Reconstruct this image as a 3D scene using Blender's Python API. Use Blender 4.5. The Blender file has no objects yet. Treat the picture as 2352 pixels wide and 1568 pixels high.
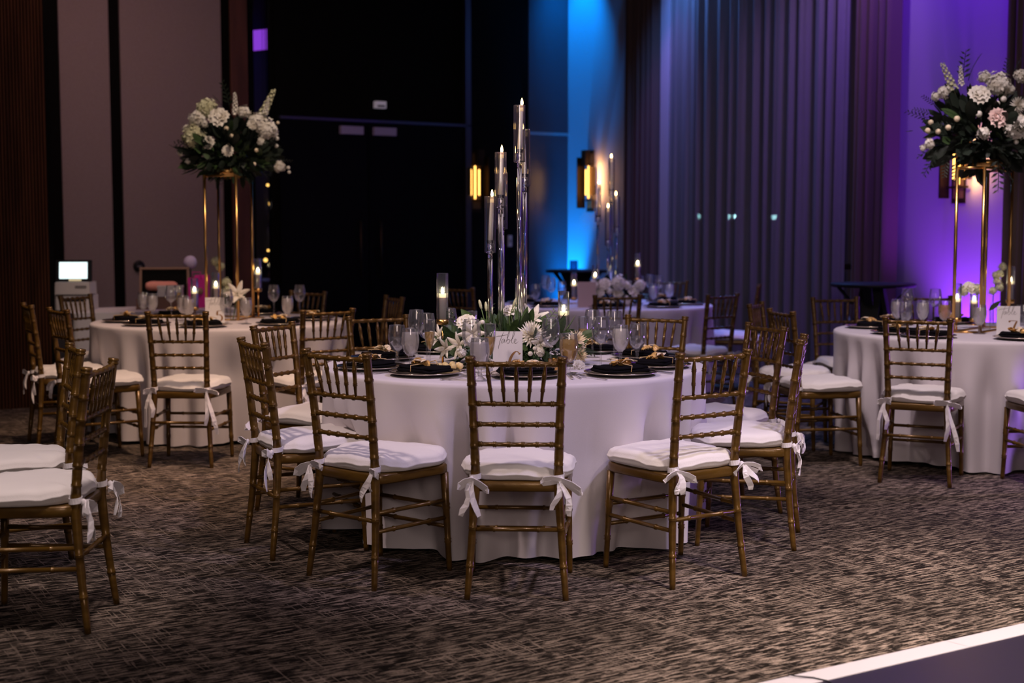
import bpy, math, random
from mathutils import Vector, Matrix
random.seed(7)
PI = math.pi
C = bpy.context.scene.collection
SC = bpy.context.scene

# ------------------------------------------------------------------ camera
F_PX, TILT, CAM_H = 3084.4, 0.08129, 1.3872
cam = bpy.data.cameras.new('camera')
cam.sensor_width = 36.0
cam.lens = F_PX / 2352 * 36.0
cam.dof.use_dof = True
cam.dof.focus_distance = 5.75
cam.dof.aperture_fstop = 2.2
cam.clip_end = 100
camo = bpy.data.objects.new('camera', cam)
C.objects.link(camo)
camo.location = (0, 0, CAM_H)
camo.rotation_euler = (PI / 2 - TILT, 0, 0)
SC.camera = camo

# ------------------------------------------------------------------ world, exposure
w = bpy.data.worlds.new('world'); SC.world = w
w.use_nodes = True
w.node_tree.nodes['Background'].inputs[0].default_value = (0.02, 0.016, 0.03, 1)
w.node_tree.nodes['Background'].inputs[1].default_value = 0.3
SC.view_settings.view_transform = 'Standard'
SC.view_settings.look = 'None'
SC.view_settings.exposure = 0.0
SC.view_settings.gamma = 1.0
SC.view_settings.use_curve_mapping = False

# room frame: corner K, back wall runs along -U, right wall along -W
K = Vector((.652, 15.95, 0)); U = Vector((.857, .515, 0)); W = Vector((-.515, .857, 0))
NB = -W; NR = -U                                   # inward normals of back and right wall
def BK(s, d, z=0): return K - U * s + NB * d + Vector((0, 0, z))      # s along back wall leftwards, d into the room
def RT(s, d, z=0): return K - W * s + NR * d + Vector((0, 0, z))      # s along right wall towards camera

def area(name, loc, target, size, power, col, sy=None, spread=None):
    l = bpy.data.lights.new(name, 'AREA'); l.energy = power; l.color = col; l.size = size
    if sy: l.shape = 'RECTANGLE'; l.size_y = sy
    if spread: l.spread = math.radians(spread)
    o = bpy.data.objects.new(name, l); C.objects.link(o); o.location = loc
    o.rotation_euler = (Vector(target) - Vector(loc)).to_track_quat('-Z', 'Y').to_euler()
    return o
def spot(name, loc, target, power, col, ang, blend=.6, r=.05):
    l = bpy.data.lights.new(name, 'SPOT'); l.energy = power; l.color = col
    l.spot_size = math.radians(ang); l.spot_blend = blend; l.shadow_soft_size = r
    o = bpy.data.objects.new(name, l); C.objects.link(o); o.location = loc
    o.rotation_euler = (Vector(target) - Vector(loc)).to_track_quat('-Z', 'Y').to_euler()
    return o
# pin spots over the tables, soft ambient from the ceiling
spot('pin_spot_near_left', (-2.5, 4.0, 4.7), (-.05, 6.1, .6), 430, (1.0, .76, .72), 35, .75, .14)
spot('pin_spot_near_right', (2.7, 4.1, 4.7), (.08, 6.1, .6), 430, (.68, .58, 1.0), 35, .75, .14)
spot('pin_spot_left', (-.9, 7.0, 4.7), (-2.0, 8.3, .5), 620, (1.0, .66, .46), 47, .7, .22)
spot('pin_spot_right', (2.0, 6.0, 4.7), (2.75, 8.0, .55), 520, (1.0, .80, .84), 38, .6, .22)
spot('pin_spot_far', (-.2, 9.6, 4.7), (.85, 11.2, .6), 200, (.76, .56, 1.0), 38, .6, .22)
spot('pin_spot_edge', (-1.0, 3.4, 4.7), (-2.3, 5.0, .5), 480, (1.0, .80, .76), 34, .6, .22)
spot('dance_floor_spot', (2.6, 2.2, 4.7), (2.6, 3.6, 0), 2900, (1.0, .81, .75), 68, 1.0, .3)
spot('flower_fill_left', (-.7, 7.0, 4.7), (-2.05, 9.6, 2.1), 260, (1.0, .76, .58), 24, .7, .15)  # added fill to brighten the left bouquet, no fixture seen
spot('flower_fill_right', (1.6, 6.0, 4.7), (3.0, 8.4, 2.15), 200, (1.0, .84, .84), 26, .7, .15)  # same added fill for the right bouquet
spot('candelabra_fill', (-1.0, 2.2, 4.7), (0, 6.3, 1.5), 620, (1.0, .80, .64), 16, .7, .15)  # fill added to lift the taper candles, no such lamp seen
spot('aisle_spot', (-1.2, 5.4, 4.7), (-1.75, 7.1, 0), 330, (1.0, .66, .46), 30, 1.0, .2)
area('ceiling_ambient', (.3, 6.0, 4.8), (.3, 6.0, 0), 6.0, 46, (.96, .74, .80), 6.0)
area('front_fill', (.6, -2.0, 2.9), (.2, 6.0, .8), 2.0, 27, (1.0, .78, .70), None, 100)
spot('violet_low_fill', (4.35, 7.4, .35), (.2, 6.2, .45), 110, (.42, .20, 1.0), 70, .8, .15)  # low fill added to tint the lower cloth violet, source unseen
area('ceiling_wash_back_left', (-3.3, 10.9, 4.7), (-3.8, 12.9, 1.2), 1.2, 20, (1.0, .58, .56), None, 130)
spot('blue_uplight', RT(.12, .20, .12), RT(.16, .0, 2.4), 1500, (.0, .26, 1.0), 44, .8)
spot('blue_uplight_spill', RT(.16, .30, .12), RT(.55, .0, 2.2), 40, (.02, .24, 1.0), 95, 1.0)
spot('blue_ceiling_spot', RT(.45, .7, 4.8), RT(.28, .0, 3.6), 420, (.0, .26, 1.0), 60, .9)  # second blue spot, unseen at the ceiling, for the upper wall
spot('violet_uplight', RT(6.05, .30, .12), RT(6.0, .02, 1.9), 470, (.27, .035, 1.0), 84, .9)
spot('violet_ceiling_spot', RT(6.1, 1.0, 4.8), RT(6.0, .0, 3.6), 330, (.15, .004, 1.0), 105, 1.0)  # unseen spot at the ceiling, for the upper violet wall
spot('pilaster_violet_fill', RT(2.6, .9, 4.7), RT(2.1, .0, 2.0), 110, (.52, .17, .95), 34, 1.0)  # overhead violet spot added to colour the pilaster
spot('curtain_blue_graze', RT(2.55, .62, 4.8), RT(3.7, .15, .6), 480, (.12, .30, 1.0), 100, 1.0)
spot('curtain_violet_graze', RT(5.5, .9, 4.8), RT(3.6, .1, .8), 230, (.46, .25, .9), 75, 1.0)
spot('added_corridor_light', BK(3.2, -1.4, 4.6), BK(3.8, -2.5, 2.5), 25, (.16, .12, 1.0), 100, 1.0)  # added to tint the made-up corridor behind the glass strip

# ------------------------------------------------------------------ helpers
def at(px, py, Y):
    """point on the plane y=Y seen at a photograph pixel (used for measuring)"""
    ct, st = math.cos(TILT), math.sin(TILT)
    u = (px - 1176) / F_PX; v = (784 - py) / F_PX
    s = Y / (ct + v * st)
    return Vector((u * s, Y, CAM_H + (-st + v * ct) * s))
def pix(x, y):
    return 1176 + F_PX * x / y

class MB:
    def __init__(s): s.v = []; s.f = []; s.sm = []
    def add(s, vs, fs, smooth=True):
        n = len(s.v); s.v.extend([tuple(p) for p in vs])
        for f in fs: s.f.append(tuple(i + n for i in f)); s.sm.append(smooth)
    def box(s, c, size, M=None, taper=1.0):
        x, y, z = [a / 2 for a in size]; t = taper
        vs = [Vector(p) for p in ((-x,-y,-z),(x,-y,-z),(x,y,-z),(-x,y,-z),(-x*t,-y*t,z),(x*t,-y*t,z),(x*t,y*t,z),(-x*t,y*t,z))]
        if M: vs = [M @ p for p in vs]
        vs = [p + Vector(c) for p in vs]
        s.add(vs, [(0,3,2,1),(4,5,6,7),(0,1,5,4),(1,2,6,5),(2,3,7,6),(3,0,4,7)], False)
    def boxpts(s, o, a, b, c):
        o, a, b, c = map(Vector, (o, a, b, c))
        vs = [o, o+a, o+a+b, o+b, o+c, o+a+c, o+a+b+c, o+b+c]
        s.add(vs, [(0,3,2,1),(4,5,6,7),(0,1,5,4),(1,2,6,5),(2,3,7,6),(3,0,4,7)], False)
    def bar(s, p, q, prof, seg=10):
        """round bar from p to q, prof = [(t, r)]"""
        p, q = Vector(p), Vector(q); s.tube([p.lerp(q, t) for t, r in prof], [r for t, r in prof], seg)
    def tube(s, pts, rs, seg=10, cap=True, wob=None):
        pts = [Vector(p) for p in pts]; n = len(pts); vs = []
        if not hasattr(rs, '__len__'): rs = [rs] * n
        d0 = (pts[-1] - pts[0]).normalized() if (pts[-1]-pts[0]).length > 1e-6 else Vector((0,0,1))
        ref = Vector((1, 0, 0)) if abs(d0.x) < .8 else Vector((0, 1, 0))
        for i in range(n):
            d = pts[min(i+1, n-1)] - pts[max(i-1, 0)]
            if d.length < 1e-7: d = d0
            d.normalize()
            a = d.cross(ref).normalized(); b = d.cross(a)
            for k in range(seg):
                t = 2 * PI * k / seg
                vs.append(pts[i] + (a * math.cos(t) + b * math.sin(t)) * rs[i])
        fs = []
        for i in range(n-1):
            for k in range(seg):
                k2 = (k+1) % seg
                fs.append((i*seg+k, (i+1)*seg+k, (i+1)*seg+k2, i*seg+k2))
        if cap:
            fs.append(tuple(range(seg))); fs.append(tuple(reversed(range((n-1)*seg, n*seg))))
        s.add(vs, fs)
    def lathe(s, prof, seg=16, c=(0,0,0), flute=0, fa=0):
        cx, cy, cz = c; vs = []
        for r, z in prof:
            for k in range(seg):
                t = 2*PI*k/seg; rr = r * (1 + fa*math.cos(flute*t)) if flute else r
                vs.append((cx+rr*math.cos(t), cy+rr*math.sin(t), cz+z))
        n = len(prof); fs = []
        for i in range(n-1):
            for k in range(seg):
                k2 = (k+1) % seg; fs.append((i*seg+k, i*seg+k2, (i+1)*seg+k2, (i+1)*seg+k))
        if prof[0][0] > 1e-5: fs.append(tuple(reversed(range(seg))))
        if prof[-1][0] > 1e-5: fs.append(tuple(range((n-1)*seg, n*seg)))
        s.add(vs, fs)
    def shell(s, prof, seg=16, c=(0,0,0), flute=0, fa=0):
        cx, cy, cz = c; vs = []; n = len(prof)
        for r, z in prof:
            for k in range(seg):
                t = 2*PI*k/seg; rr = r * (1 + fa*math.cos(flute*t)) if flute else r
                vs.append((cx+rr*math.cos(t), cy+rr*math.sin(t), cz+z))
        fs = [(i*seg+k, i*seg+(k+1)%seg, (i+1)*seg+(k+1)%seg, (i+1)*seg+k) for i in range(n-1) for k in range(seg)]
        s.add(vs, fs)
    def grid(s, fn, nu, nv, closed=False, smooth=True):
        vs = [fn(i/nu, j/nv) for j in range(nv+1) for i in range(nu + (0 if closed else 1))]
        m = nu if closed else nu+1
        fs = [(j*m+i, j*m+(i+1)%m, (j+1)*m+(i+1)%m, (j+1)*m+i) for j in range(nv) for i in range(nu)]
        s.add(vs, fs, smooth)
    def strip(s, pts, wide, width, th=.0012):
        """ribbon with rectangular section along pts"""
        pts = [Vector(p) for p in pts]; n = len(pts); vs = []
        for i in range(n):
            d = (pts[min(i+1,n-1)] - pts[max(i-1,0)]).normalized()
            wv = Vector(wide[i]) if isinstance(wide, list) else Vector(wide)
            wv = (wv - d * wv.dot(d)).normalized(); nn = d.cross(wv)
            ww = width[i] if hasattr(width, '__len__') else width
            for a, b in ((-1,-1),(1,-1),(1,1),(-1,1)): vs.append(pts[i] + wv*a*ww/2 + nn*b*th)
        fs = [(i*4+k, i*4+(k+1)%4, (i+1)*4+(k+1)%4, (i+1)*4+k) for i in range(n-1) for k in range(4)]
        fs += [(3,2,1,0), tuple((n-1)*4+k for k in range(4))]
        s.add(vs, fs, False)
    def xf(s, M):
        s.v = [tuple(M @ Vector(p)) for p in s.v]; return s
    def mesh(s, name, mat=None):
        me = bpy.data.meshes.new(name); me.from_pydata(s.v, [], s.f)
        me.polygons.foreach_set('use_smooth', s.sm)
        if mat: me.materials.append(mat)
        me.update(); return me
    def build(s, name, mat, parent=None, loc=None, rotz=0):
        return link(name, s.mesh(name, mat), parent, loc, rotz)
def link(name, me, parent=None, loc=None, rotz=0, scale=None, rot=None):
    o = bpy.data.objects.new(name, me); C.objects.link(o)
    if parent: o.parent = parent
    if loc is not None: o.location = loc
    if rot is not None: o.rotation_euler = rot
    elif rotz: o.rotation_euler = (0, 0, rotz)
    if scale is not None: o.scale = (scale,)*3 if not hasattr(scale, '__len__') else scale
    return o
def tag(o, label=None, cat=None, group=None, kind=None):
    if label: o['label'] = label
    if cat: o['category'] = cat
    if group: o['group'] = group
    if kind: o['kind'] = kind
    return o
def thing(name, label, cat, loc=(0,0,0), rotz=0, group=None):
    o = bpy.data.objects.new(name, None); C.objects.link(o); o.empty_display_size = .1
    o.location = loc; o.rotation_euler = (0, 0, rotz)
    return tag(o, label, cat, group)
def dup(root, loc, rotz=0, label=None, group=None):
    r = root.copy(); C.objects.link(r); r.location = loc; r.rotation_euler = (0,0,rotz)
    if label: r['label'] = label
    if group: r['group'] = group
    for ch in list(root.children):
        c = ch.copy(); C.objects.link(c); c.parent = r
        for g in list(ch.children):
            d = g.copy(); C.objects.link(d); d.parent = c
    return r
def sstep(a, b, x):
    t = min(1, max(0, (x-a)/(b-a))); return t*t*(3-2*t)

# ------------------------------------------------------------------ materials
def mat(name, col, rough=.5, metal=0.0, spec=None, bump=None, noise=None, sheen=0, emit=None, coat=0):
    m = bpy.data.materials.new(name); m.use_nodes = True
    nt = m.node_tree; b = nt.nodes['Principled BSDF']
    b.inputs['Base Color'].default_value = (*col, 1); b.inputs['Roughness'].default_value = rough
    b.inputs['Metallic'].default_value = metal
    if spec is not None: b.inputs['Specular IOR Level'].default_value = spec
    if sheen: b.inputs['Sheen Weight'].default_value = sheen
    if coat: b.inputs['Coat Weight'].default_value = coat
    if emit: b.inputs['Emission Color'].default_value = (*emit[0], 1); b.inputs['Emission Strength'].default_value = emit[1]
    tc = None
    if noise or bump:
        tc = nt.nodes.new('ShaderNodeTexCoord')
    if noise:   # (scale, colour2, stretch)
        n = nt.nodes.new('ShaderNodeTexNoise'); n.inputs['Scale'].default_value = noise[0]; n.inputs['Detail'].default_value = 5
        mp = nt.nodes.new('ShaderNodeMapping'); mp.inputs['Scale'].default_value = noise[2] if len(noise) > 2 else (1,1,1)
        nt.links.new(tc.outputs['Object'], mp.inputs[0]); nt.links.new(mp.outputs[0], n.inputs[0])
        r = nt.nodes.new('ShaderNodeValToRGB'); r.color_ramp.elements[0].position = .35; r.color_ramp.elements[1].position = .65
        r.color_ramp.elements[0].color = (*col, 1); r.color_ramp.elements[1].color = (*noise[1], 1)
        nt.links.new(n.outputs[0], r.inputs[0]); nt.links.new(r.outputs[0], b.inputs['Base Color'])
    if bump:    # (scale, strength)
        n2 = nt.nodes.new('ShaderNodeTexNoise'); n2.inputs['Scale'].default_value = bump[0]; n2.inputs['Detail'].default_value = 4
        nt.links.new(tc.outputs['Object'], n2.inputs[0])
        bp = nt.nodes.new('ShaderNodeBump'); bp.inputs['Strength'].default_value = bump[1]; bp.inputs['Distance'].default_value = .01
        nt.links.new(n2.outputs[0], bp.inputs['Height']); nt.links.new(bp.outputs[0], b.inputs['Normal'])
    return m
def emis(name, col, strength):
    m = bpy.data.materials.new(name); m.use_nodes = True; nt = m.node_tree
    nt.nodes.remove(nt.nodes['Principled BSDF']); e = nt.nodes.new('ShaderNodeEmission')
    e.inputs[0].default_value = (*col, 1); e.inputs[1].default_value = strength
    nt.links.new(e.outputs[0], nt.nodes['Material Output'].inputs[0]); return m
def thin_glass(name, tint=(1,1,1), edge=.55, rough=.03, haze=0.0, hazecol=(.8,.8,.85)):
    """thin blown glass: clear when seen face on, mirror-bright towards its edges"""
    m = bpy.data.materials.new(name); m.use_nodes = True; nt = m.node_tree
    nt.nodes.remove(nt.nodes['Principled BSDF'])
    tr = nt.nodes.new('ShaderNodeBsdfTransparent'); tr.inputs[0].default_value = (*tint, 1)
    gl = nt.nodes.new('ShaderNodeBsdfGlossy'); gl.inputs['Roughness'].default_value = rough
    lw = nt.nodes.new('ShaderNodeLayerWeight'); lw.inputs[0].default_value = .35
    ma = nt.nodes.new('ShaderNodeMath'); ma.operation = 'MULTIPLY_ADD'; ma.inputs[1].default_value = edge; ma.inputs[2].default_value = .04
    nt.links.new(lw.outputs['Fresnel'], ma.inputs[0])
    mx = nt.nodes.new('ShaderNodeMixShader')
    nt.links.new(ma.outputs[0], mx.inputs[0]); nt.links.new(tr.outputs[0], mx.inputs[1]); nt.links.new(gl.outputs[0], mx.inputs[2])
    out = mx
    if haze:
        di = nt.nodes.new('ShaderNodeBsdfDiffuse'); di.inputs[0].default_value = (*hazecol, 1)
        tl = nt.nodes.new('ShaderNodeBsdfTranslucent'); tl.inputs[0].default_value = (*hazecol, 1)
        m1 = nt.nodes.new('ShaderNodeMixShader'); m1.inputs[0].default_value = .5
        nt.links.new(di.outputs[0], m1.inputs[1]); nt.links.new(tl.outputs[0], m1.inputs[2])
        m2 = nt.nodes.new('ShaderNodeMixShader'); m2.inputs[0].default_value = haze
        nt.links.new(mx.outputs[0], m2.inputs[1]); nt.links.new(m1.outputs[0], m2.inputs[2]); out = m2
    nt.links.new(out.outputs[0], nt.nodes['Material Output'].inputs[0]); return m
def solid_glass(name, col=(1,1,1), rough=0.0):
    m = bpy.data.materials.new(name); m.use_nodes = True; nt = m.node_tree
    nt.nodes.remove(nt.nodes['Principled BSDF']); g = nt.nodes.new('ShaderNodeBsdfGlass')
    g.inputs[0].default_value = (*col, 1); g.inputs['Roughness'].default_value = rough; g.inputs['IOR'].default_value = 1.47
    nt.links.new(g.outputs[0], nt.nodes['Material Output'].inputs[0]); return m
def carpet_mat():
    m = bpy.data.materials.new('woven_carpet'); m.use_nodes = True; nt = m.node_tree; b = nt.nodes['Principled BSDF']
    b.inputs['Roughness'].default_value = .95; b.inputs['Specular IOR Level'].default_value = .1
    tc = nt.nodes.new('ShaderNodeTexCoord')
    def streak(scale, rot, det=3.0):
        mp = nt.nodes.new('ShaderNodeMapping'); mp.vector_type = 'TEXTURE'
        mp.inputs['Rotation'].default_value = (0, 0, rot); mp.inputs['Scale'].default_value = scale
        nt.links.new(tc.outputs['Object'], mp.inputs[0])
        n = nt.nodes.new('ShaderNodeTexNoise'); n.inputs['Scale'].default_value = 1.0; n.inputs['Detail'].default_value = det
        n.inputs['Roughness'].default_value = .6
        nt.links.new(mp.outputs[0], n.inputs[0]); return n.outputs[0]
    def ramp(x, a, c):
        r = nt.nodes.new('ShaderNodeMapRange'); r.inputs[1].default_value = a; r.inputs[2].default_value = c
        nt.links.new(x, r.inputs[0]); return r.outputs[0]
    def math_(op, x, y):
        q = nt.nodes.new('ShaderNodeMath'); q.operation = op
        for i, k in enumerate((x, y)):
            if isinstance(k, float): q.inputs[i].default_value = k
            else: nt.links.new(k, q.inputs[i])
        return q.outputs[0]
    ang = math.atan2(U.y, U.x)
    a = ramp(streak((.085, .013, 1), ang, 4.0), .52, .58)            # long dashes along the room
    a2 = ramp(streak((.18, .022, 1), ang), .57, .64)
    c = ramp(streak((.010, .26, 1), ang, 2.0), .59, .65)              # thin cross threads
    d = ramp(streak((.6, .6, 1), ang, 2.0), .3, .7)              # broad patches
    e = ramp(streak((.007, .007, 1), ang, 1.0), .3, .7)          # tufts
    c2 = ramp(streak((.22, .008, 1), ang, 2.0), .59, .65)         # thin threads along the room
    x = math_('MAXIMUM', math_('MULTIPLY', a, .85), math_('MULTIPLY', a2, .6))
    x = math_('MAXIMUM', x, math_('MULTIPLY', c2, .9))
    c3 = ramp(streak((.45, .3, 1), ang, 2.0), .38, .62)          # cross threads come and go
    x = math_('MAXIMUM', x, math_('MULTIPLY', c, math_('ADD', math_('MULTIPLY', c3, .65), .2)))
    x = math_('MULTIPLY', x, math_('ADD', math_('MULTIPLY', d, .55), .45))
    x = math_('MULTIPLY', x, math_('ADD', math_('MULTIPLY', e, .5), .62))
    r = nt.nodes.new('ShaderNodeValToRGB'); r.color_ramp.elements[0].color = (.011, .008, .006, 1)
    r.color_ramp.elements[1].color = (.46, .36, .285, 1); r.color_ramp.elements[1].position = .95
    nt.links.new(x, r.inputs[0]); nt.links.new(r.outputs[0], b.inputs['Base Color'])
    bp = nt.nodes.new('ShaderNodeBump'); bp.inputs['Strength'].default_value = .5; bp.inputs['Distance'].default_value = .004
    nt.links.new(x, bp.inputs['Height']); nt.links.new(bp.outputs[0], b.inputs['Normal'])
    return m
def sheer_mat(name, col, tr):
    m = bpy.data.materials.new(name); m.use_nodes = True; nt = m.node_tree; nt.nodes.remove(nt.nodes['Principled BSDF'])
    d = nt.nodes.new('ShaderNodeBsdfDiffuse'); d.inputs[0].default_value = (*col, 1)
    t = nt.nodes.new('ShaderNodeBsdfTransparent')
    mx = nt.nodes.new('ShaderNodeMixShader'); mx.inputs[0].default_value = tr
    nt.links.new(d.outputs[0], mx.inputs[1]); nt.links.new(t.outputs[0], mx.inputs[2])
    nt.links.new(mx.outputs[0], nt.nodes['Material Output'].inputs[0]); return m

M = {}
M['gold_wood'] = mat('gold_painted_wood', (.15, .078, .012), .32, .35, bump=(60, .08), noise=(9, (.10, .050, .008), (1, 1, 4)), coat=.15)
M['cushion'] = mat('white_cushion_cotton', (.76, .72, .70), .9, bump=(220, .12), sheen=.1)
M['ribbon'] = mat('white_ribbon', (.80, .76, .78), .7)
M['cloth'] = mat('white_table_linen', (.66, .61, .635), .85, bump=(420, .10), sheen=.1)
M['carpet'] = carpet_mat()
M['wall_panel'] = mat('mauve_wall_fabric', (.30, .235, .225), .9, bump=(300, .15), noise=(90, (.26, .20, .19)))
M['wall_plain'] = mat('grey_wall_paint', (.27, .25, .27), .85, bump=(160, .06))
M['black_gloss'] = mat('black_door_lacquer', (.003, .003, .004), .42, spec=.10)
M['black_matte'] = mat('black_reveal', (.004, .0035, .003), .9, spec=.1)
M['wood_rib'] = mat('dark_ribbed_wood', (.10, .036, .016), .6, spec=.08, noise=(14, (.05, .018, .008), (1, 1, .1)))
M['wood_column'] = mat('reddish_ribbed_wood', (.15, .055, .035), .5, noise=(14, (.09, .034, .022), (1, 1, .1)))
M['metal_rib'] = mat('ribbed_bronze_panel', (.17, .17, .20), .30, .9)
M['ceiling'] = mat('ceiling_paint', (.05, .045, .045), .9)
M['drape'] = mat('brown_velvet_drape', (.085, .052, .044), .95, sheen=.1)
M['sheer'] = sheer_mat('grey_sheer_cloth', (.19, .185, .195), .32)
M['gold'] = mat('brushed_gold_metal', (.62, .36, .12), .28, 1.0)
M['bronze'] = mat('dark_bronze', (.05, .032, .018), .4, .8)
M['steel'] = mat('polished_steel', (.72, .70, .70), .30, 1.0)
M['candle'] = mat('ivory_wax', (.78, .72, .63), .55)
M['candle'].node_tree.nodes['Principled BSDF'].inputs['Subsurface Weight'].default_value = .15
M['flame'] = emis('candle_flame', (1.0, .58, .18), 40)
M['flame_led'] = emis('led_flame', (1.0, .82, .42), 30)
M['wax_lit'] = mat('lit_wax_top', (.85, .78, .60), .5, emit=((1.0, .80, .42), 1.3))
M['glass'] = thin_glass('table_glass', edge=.5, haze=.03, hazecol=(.8, .8, .9))
M['chimney'] = thin_glass('ribbed_chimney_glass', (.97, .97, 1.0), edge=.85, haze=.022, hazecol=(.75, .78, .95))
M['shade'] = thin_glass('clear_shade_glass', (.98, .98, 1), edge=.7, haze=.014, hazecol=(.7, .66, .95))
M['acrylic'] = solid_glass('clear_acrylic')
M['water'] = thin_glass('iced_water', (.95, .95, .97), .25, .1, .68, (.92, .88, .86))
M['water_clear'] = thin_glass('still_water', (.9, .92, .97), .5, .05, .15, (.5, .5, .55))
M['champagne'] = thin_glass('champagne', (.95, .76, .36), .4, .05, .45, (.90, .66, .26))
M['charger'] = mat('dark_charger_plate', (.018, .014, .016), .18, .2, coat=.4)
M['rim'] = mat('silver_gold_rim', (.72, .62, .50), .2, 1.0)
M['napkin'] = mat('black_napkin', (.006, .0055, .007), .9, bump=(300, .2), spec=.04)
M['shell_gold'] = mat('gold_shell', (.72, .43, .13), .42, .25, bump=(60, .3))
M['shell_cream'] = mat('cream_shell', (.80, .66, .45), .6, bump=(60, .3))
M['butter'] = mat('butter_yellow', (.84, .66, .33), .5)
M['twine'] = mat('natural_twine', (.55, .38, .18), .9)
M['petal'] = mat('white_petal', (.80, .77, .70), .7, noise=(1.4, (.62, .56, .46)), bump=(40, .1))
M['petal_green'] = mat('greenish_white_petal', (.66, .66, .44), .7, noise=(1.4, (.46, .44, .26)))
M['petal_pink'] = mat('blush_petal', (.82, .60, .55), .7)
M['petal_cream'] = mat('cream_petal', (.80, .69, .50), .7, noise=(1.4, (.66, .52, .34)))
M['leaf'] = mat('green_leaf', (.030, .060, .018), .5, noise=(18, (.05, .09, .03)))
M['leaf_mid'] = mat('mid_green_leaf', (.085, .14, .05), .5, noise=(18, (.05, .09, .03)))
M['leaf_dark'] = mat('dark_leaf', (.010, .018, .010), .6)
M['stem'] = mat('green_stem', (.10, .16, .05), .6)
M['card'] = mat('white_card', (.80, .77, .76), .6)
M['card_pink'] = mat('pinkish_card', (.46, .34, .32), .7)
M['ink'] = mat('grey_brown_ink', (.07, .055, .045), .6)
M['ink_gold'] = mat('copper_foil_ink', (.42, .22, .09), .35, .5)
M['white_plastic'] = mat('off_white_plastic', (.62, .57, .56), .5)
M['grey_plastic'] = mat('grey_plastic', (.20, .18, .18), .5)
M['closer'] = mat('violet_lit_grey_metal', (.42, .36, .58), .6)  # violet light on the grey closers is put into this colour
M['black_plastic'] = mat('black_plastic', (.010, .010, .012), .55, spec=.25)
M['taper_lit'] = mat('glowing_taper_wax', (.80, .72, .58), .5, emit=((1.0, .62, .26), .55))
M['screen'] = emis('lit_screen', (.80, 1.0, 1.0), 1.6)
M['tube'] = emis('warm_light_tube', (1.0, .50, .11), 4.5)
M['tray_glow'] = mat('brass_reflector', (.22, .13, .05), .5, .5)
M['magenta'] = mat('magenta_paper', (.62, .02, .30), .7)
M['pink_tissue'] = mat('coral_pink_tissue', (.75, .30, .24), .8, bump=(60, .5))
M['lilac'] = mat('pale_lilac_paper', (.50, .42, .62), .8)
M['brown_box'] = mat('brown_card_box', (.20, .11, .075), .7)
M['white_edge'] = mat('white_floor_trim', (.62, .58, .60), .45)
M['dance'] = mat('black_dance_floor_vinyl', (.022, .018, .032), .32)
M['city'] = emis('street_lamp_light', (.55, 1.0, .95), 90)
M['amber'] = emis('reflected_candle_amber', (1.0, .50, .10), 5)
M['violet_panel'] = emis('violet_reflection_panel', (.40, .07, .85), 1.15)
M['pane'] = thin_glass('window_pane', (.75, .78, .85), .5, .02)

# ------------------------------------------------------------------ the room
def slab(name, p0, p1, z0, z1, th, outward, m, parent=None, kind='structure'):
    """wall slab whose inner face runs p0->p1, thickness th along outward"""
    b = MB(); p0, p1 = Vector(p0), Vector(p1)
    b.boxpts((p0.x, p0.y, z0), p1 - p0, outward * th, (0, 0, z1 - z0))
    o = b.build(name, m, parent)
    if kind and not parent: o['kind'] = kind
    return o
CEIL = 4.9
f = MB(); f.boxpts(BK(-.6, -3, -.1), -U*19, NB*26, (0,0,.1)); tag(f.build('floor', M['carpet']), kind='structure')
f = MB(); f.boxpts(BK(-.6, -3, CEIL), -U*19, NB*26, (0,0,.1)); tag(f.build('ceiling', M['ceiling']), kind='structure')
slab('wall_front', BK(-.2, 20), BK(17, 20), 0, CEIL, .15, NB, M['wall_plain'])
slab('wall_left', BK(17, -.2), BK(17, 20), 0, CEIL, .15, -U, M['wall_plain'])

# back wall: solid pieces around the sidelight (s 3.63..3.87)
wb = MB()
wb.boxpts(BK(-.15, -.20), -U*3.78, NB*.2, (0,0,CEIL))
wb.boxpts(BK(3.866, -.20), -U*13.2, NB*.2, (0,0,CEIL))
wb = wb.build('wall_back', M['black_matte']); wb['kind'] = 'structure'
# mauve fabric panels with black joints
for (a, b_) in ((4.21, 5.222), (5.332, 5.80), (5.93, 8.2), (8.3, 10.6), (10.7, 13.0)):
    q = MB(); q.boxpts(BK(a, 0), -U*(b_-a), NB*.035, (0,0,CEIL)); q.build('wall_panel', M['wall_panel'], wb)
def ribs(s0, s1, d0, z0, z1, n, depth, fn=BK, ax=-U, nrm=NB):
    q = MB(); wdt = (s1-s0)/n
    q.boxpts(fn(s0, d0, z0), ax*(s1-s0), nrm*.012, (0,0,z1-z0))
    for i in range(n):
        s = s0 + (i+.12)*wdt
        q.boxpts(fn(s, d0+.012, z0), ax*wdt*.70, nrm*depth, (0,0,z1-z0))
    return q
# reddish ribbed wood column between panel and sidelight
cq = MB(); cq.boxpts(BK(3.925, 0), -U*.225, NB*.05, (0,0,CEIL)); col_ = cq.build('wall_column', M['black_matte']); col_['kind'] = 'structure'
ribs(3.945, 4.125, .05, 0, CEIL, 7, .018).build('wood_ribs', M['wood_column'], col_)['kind'] = 'stuff'
# ribbed metal panel beside the corner, in two tiers with a bright joint
for (z0, z1) in ((0, 2.515), (2.545, CEIL)):
    ribs(.01, .545, 0.0, z0, z1, 26, .006).build('ribbed_panel', M['metal_rib'], wb)
q = MB(); q.boxpts(BK(.0, 0, 2.515), -U*.55, NB*.03, (0,0,.028)); q.build('joint_strip', M['steel'], wb)
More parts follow.
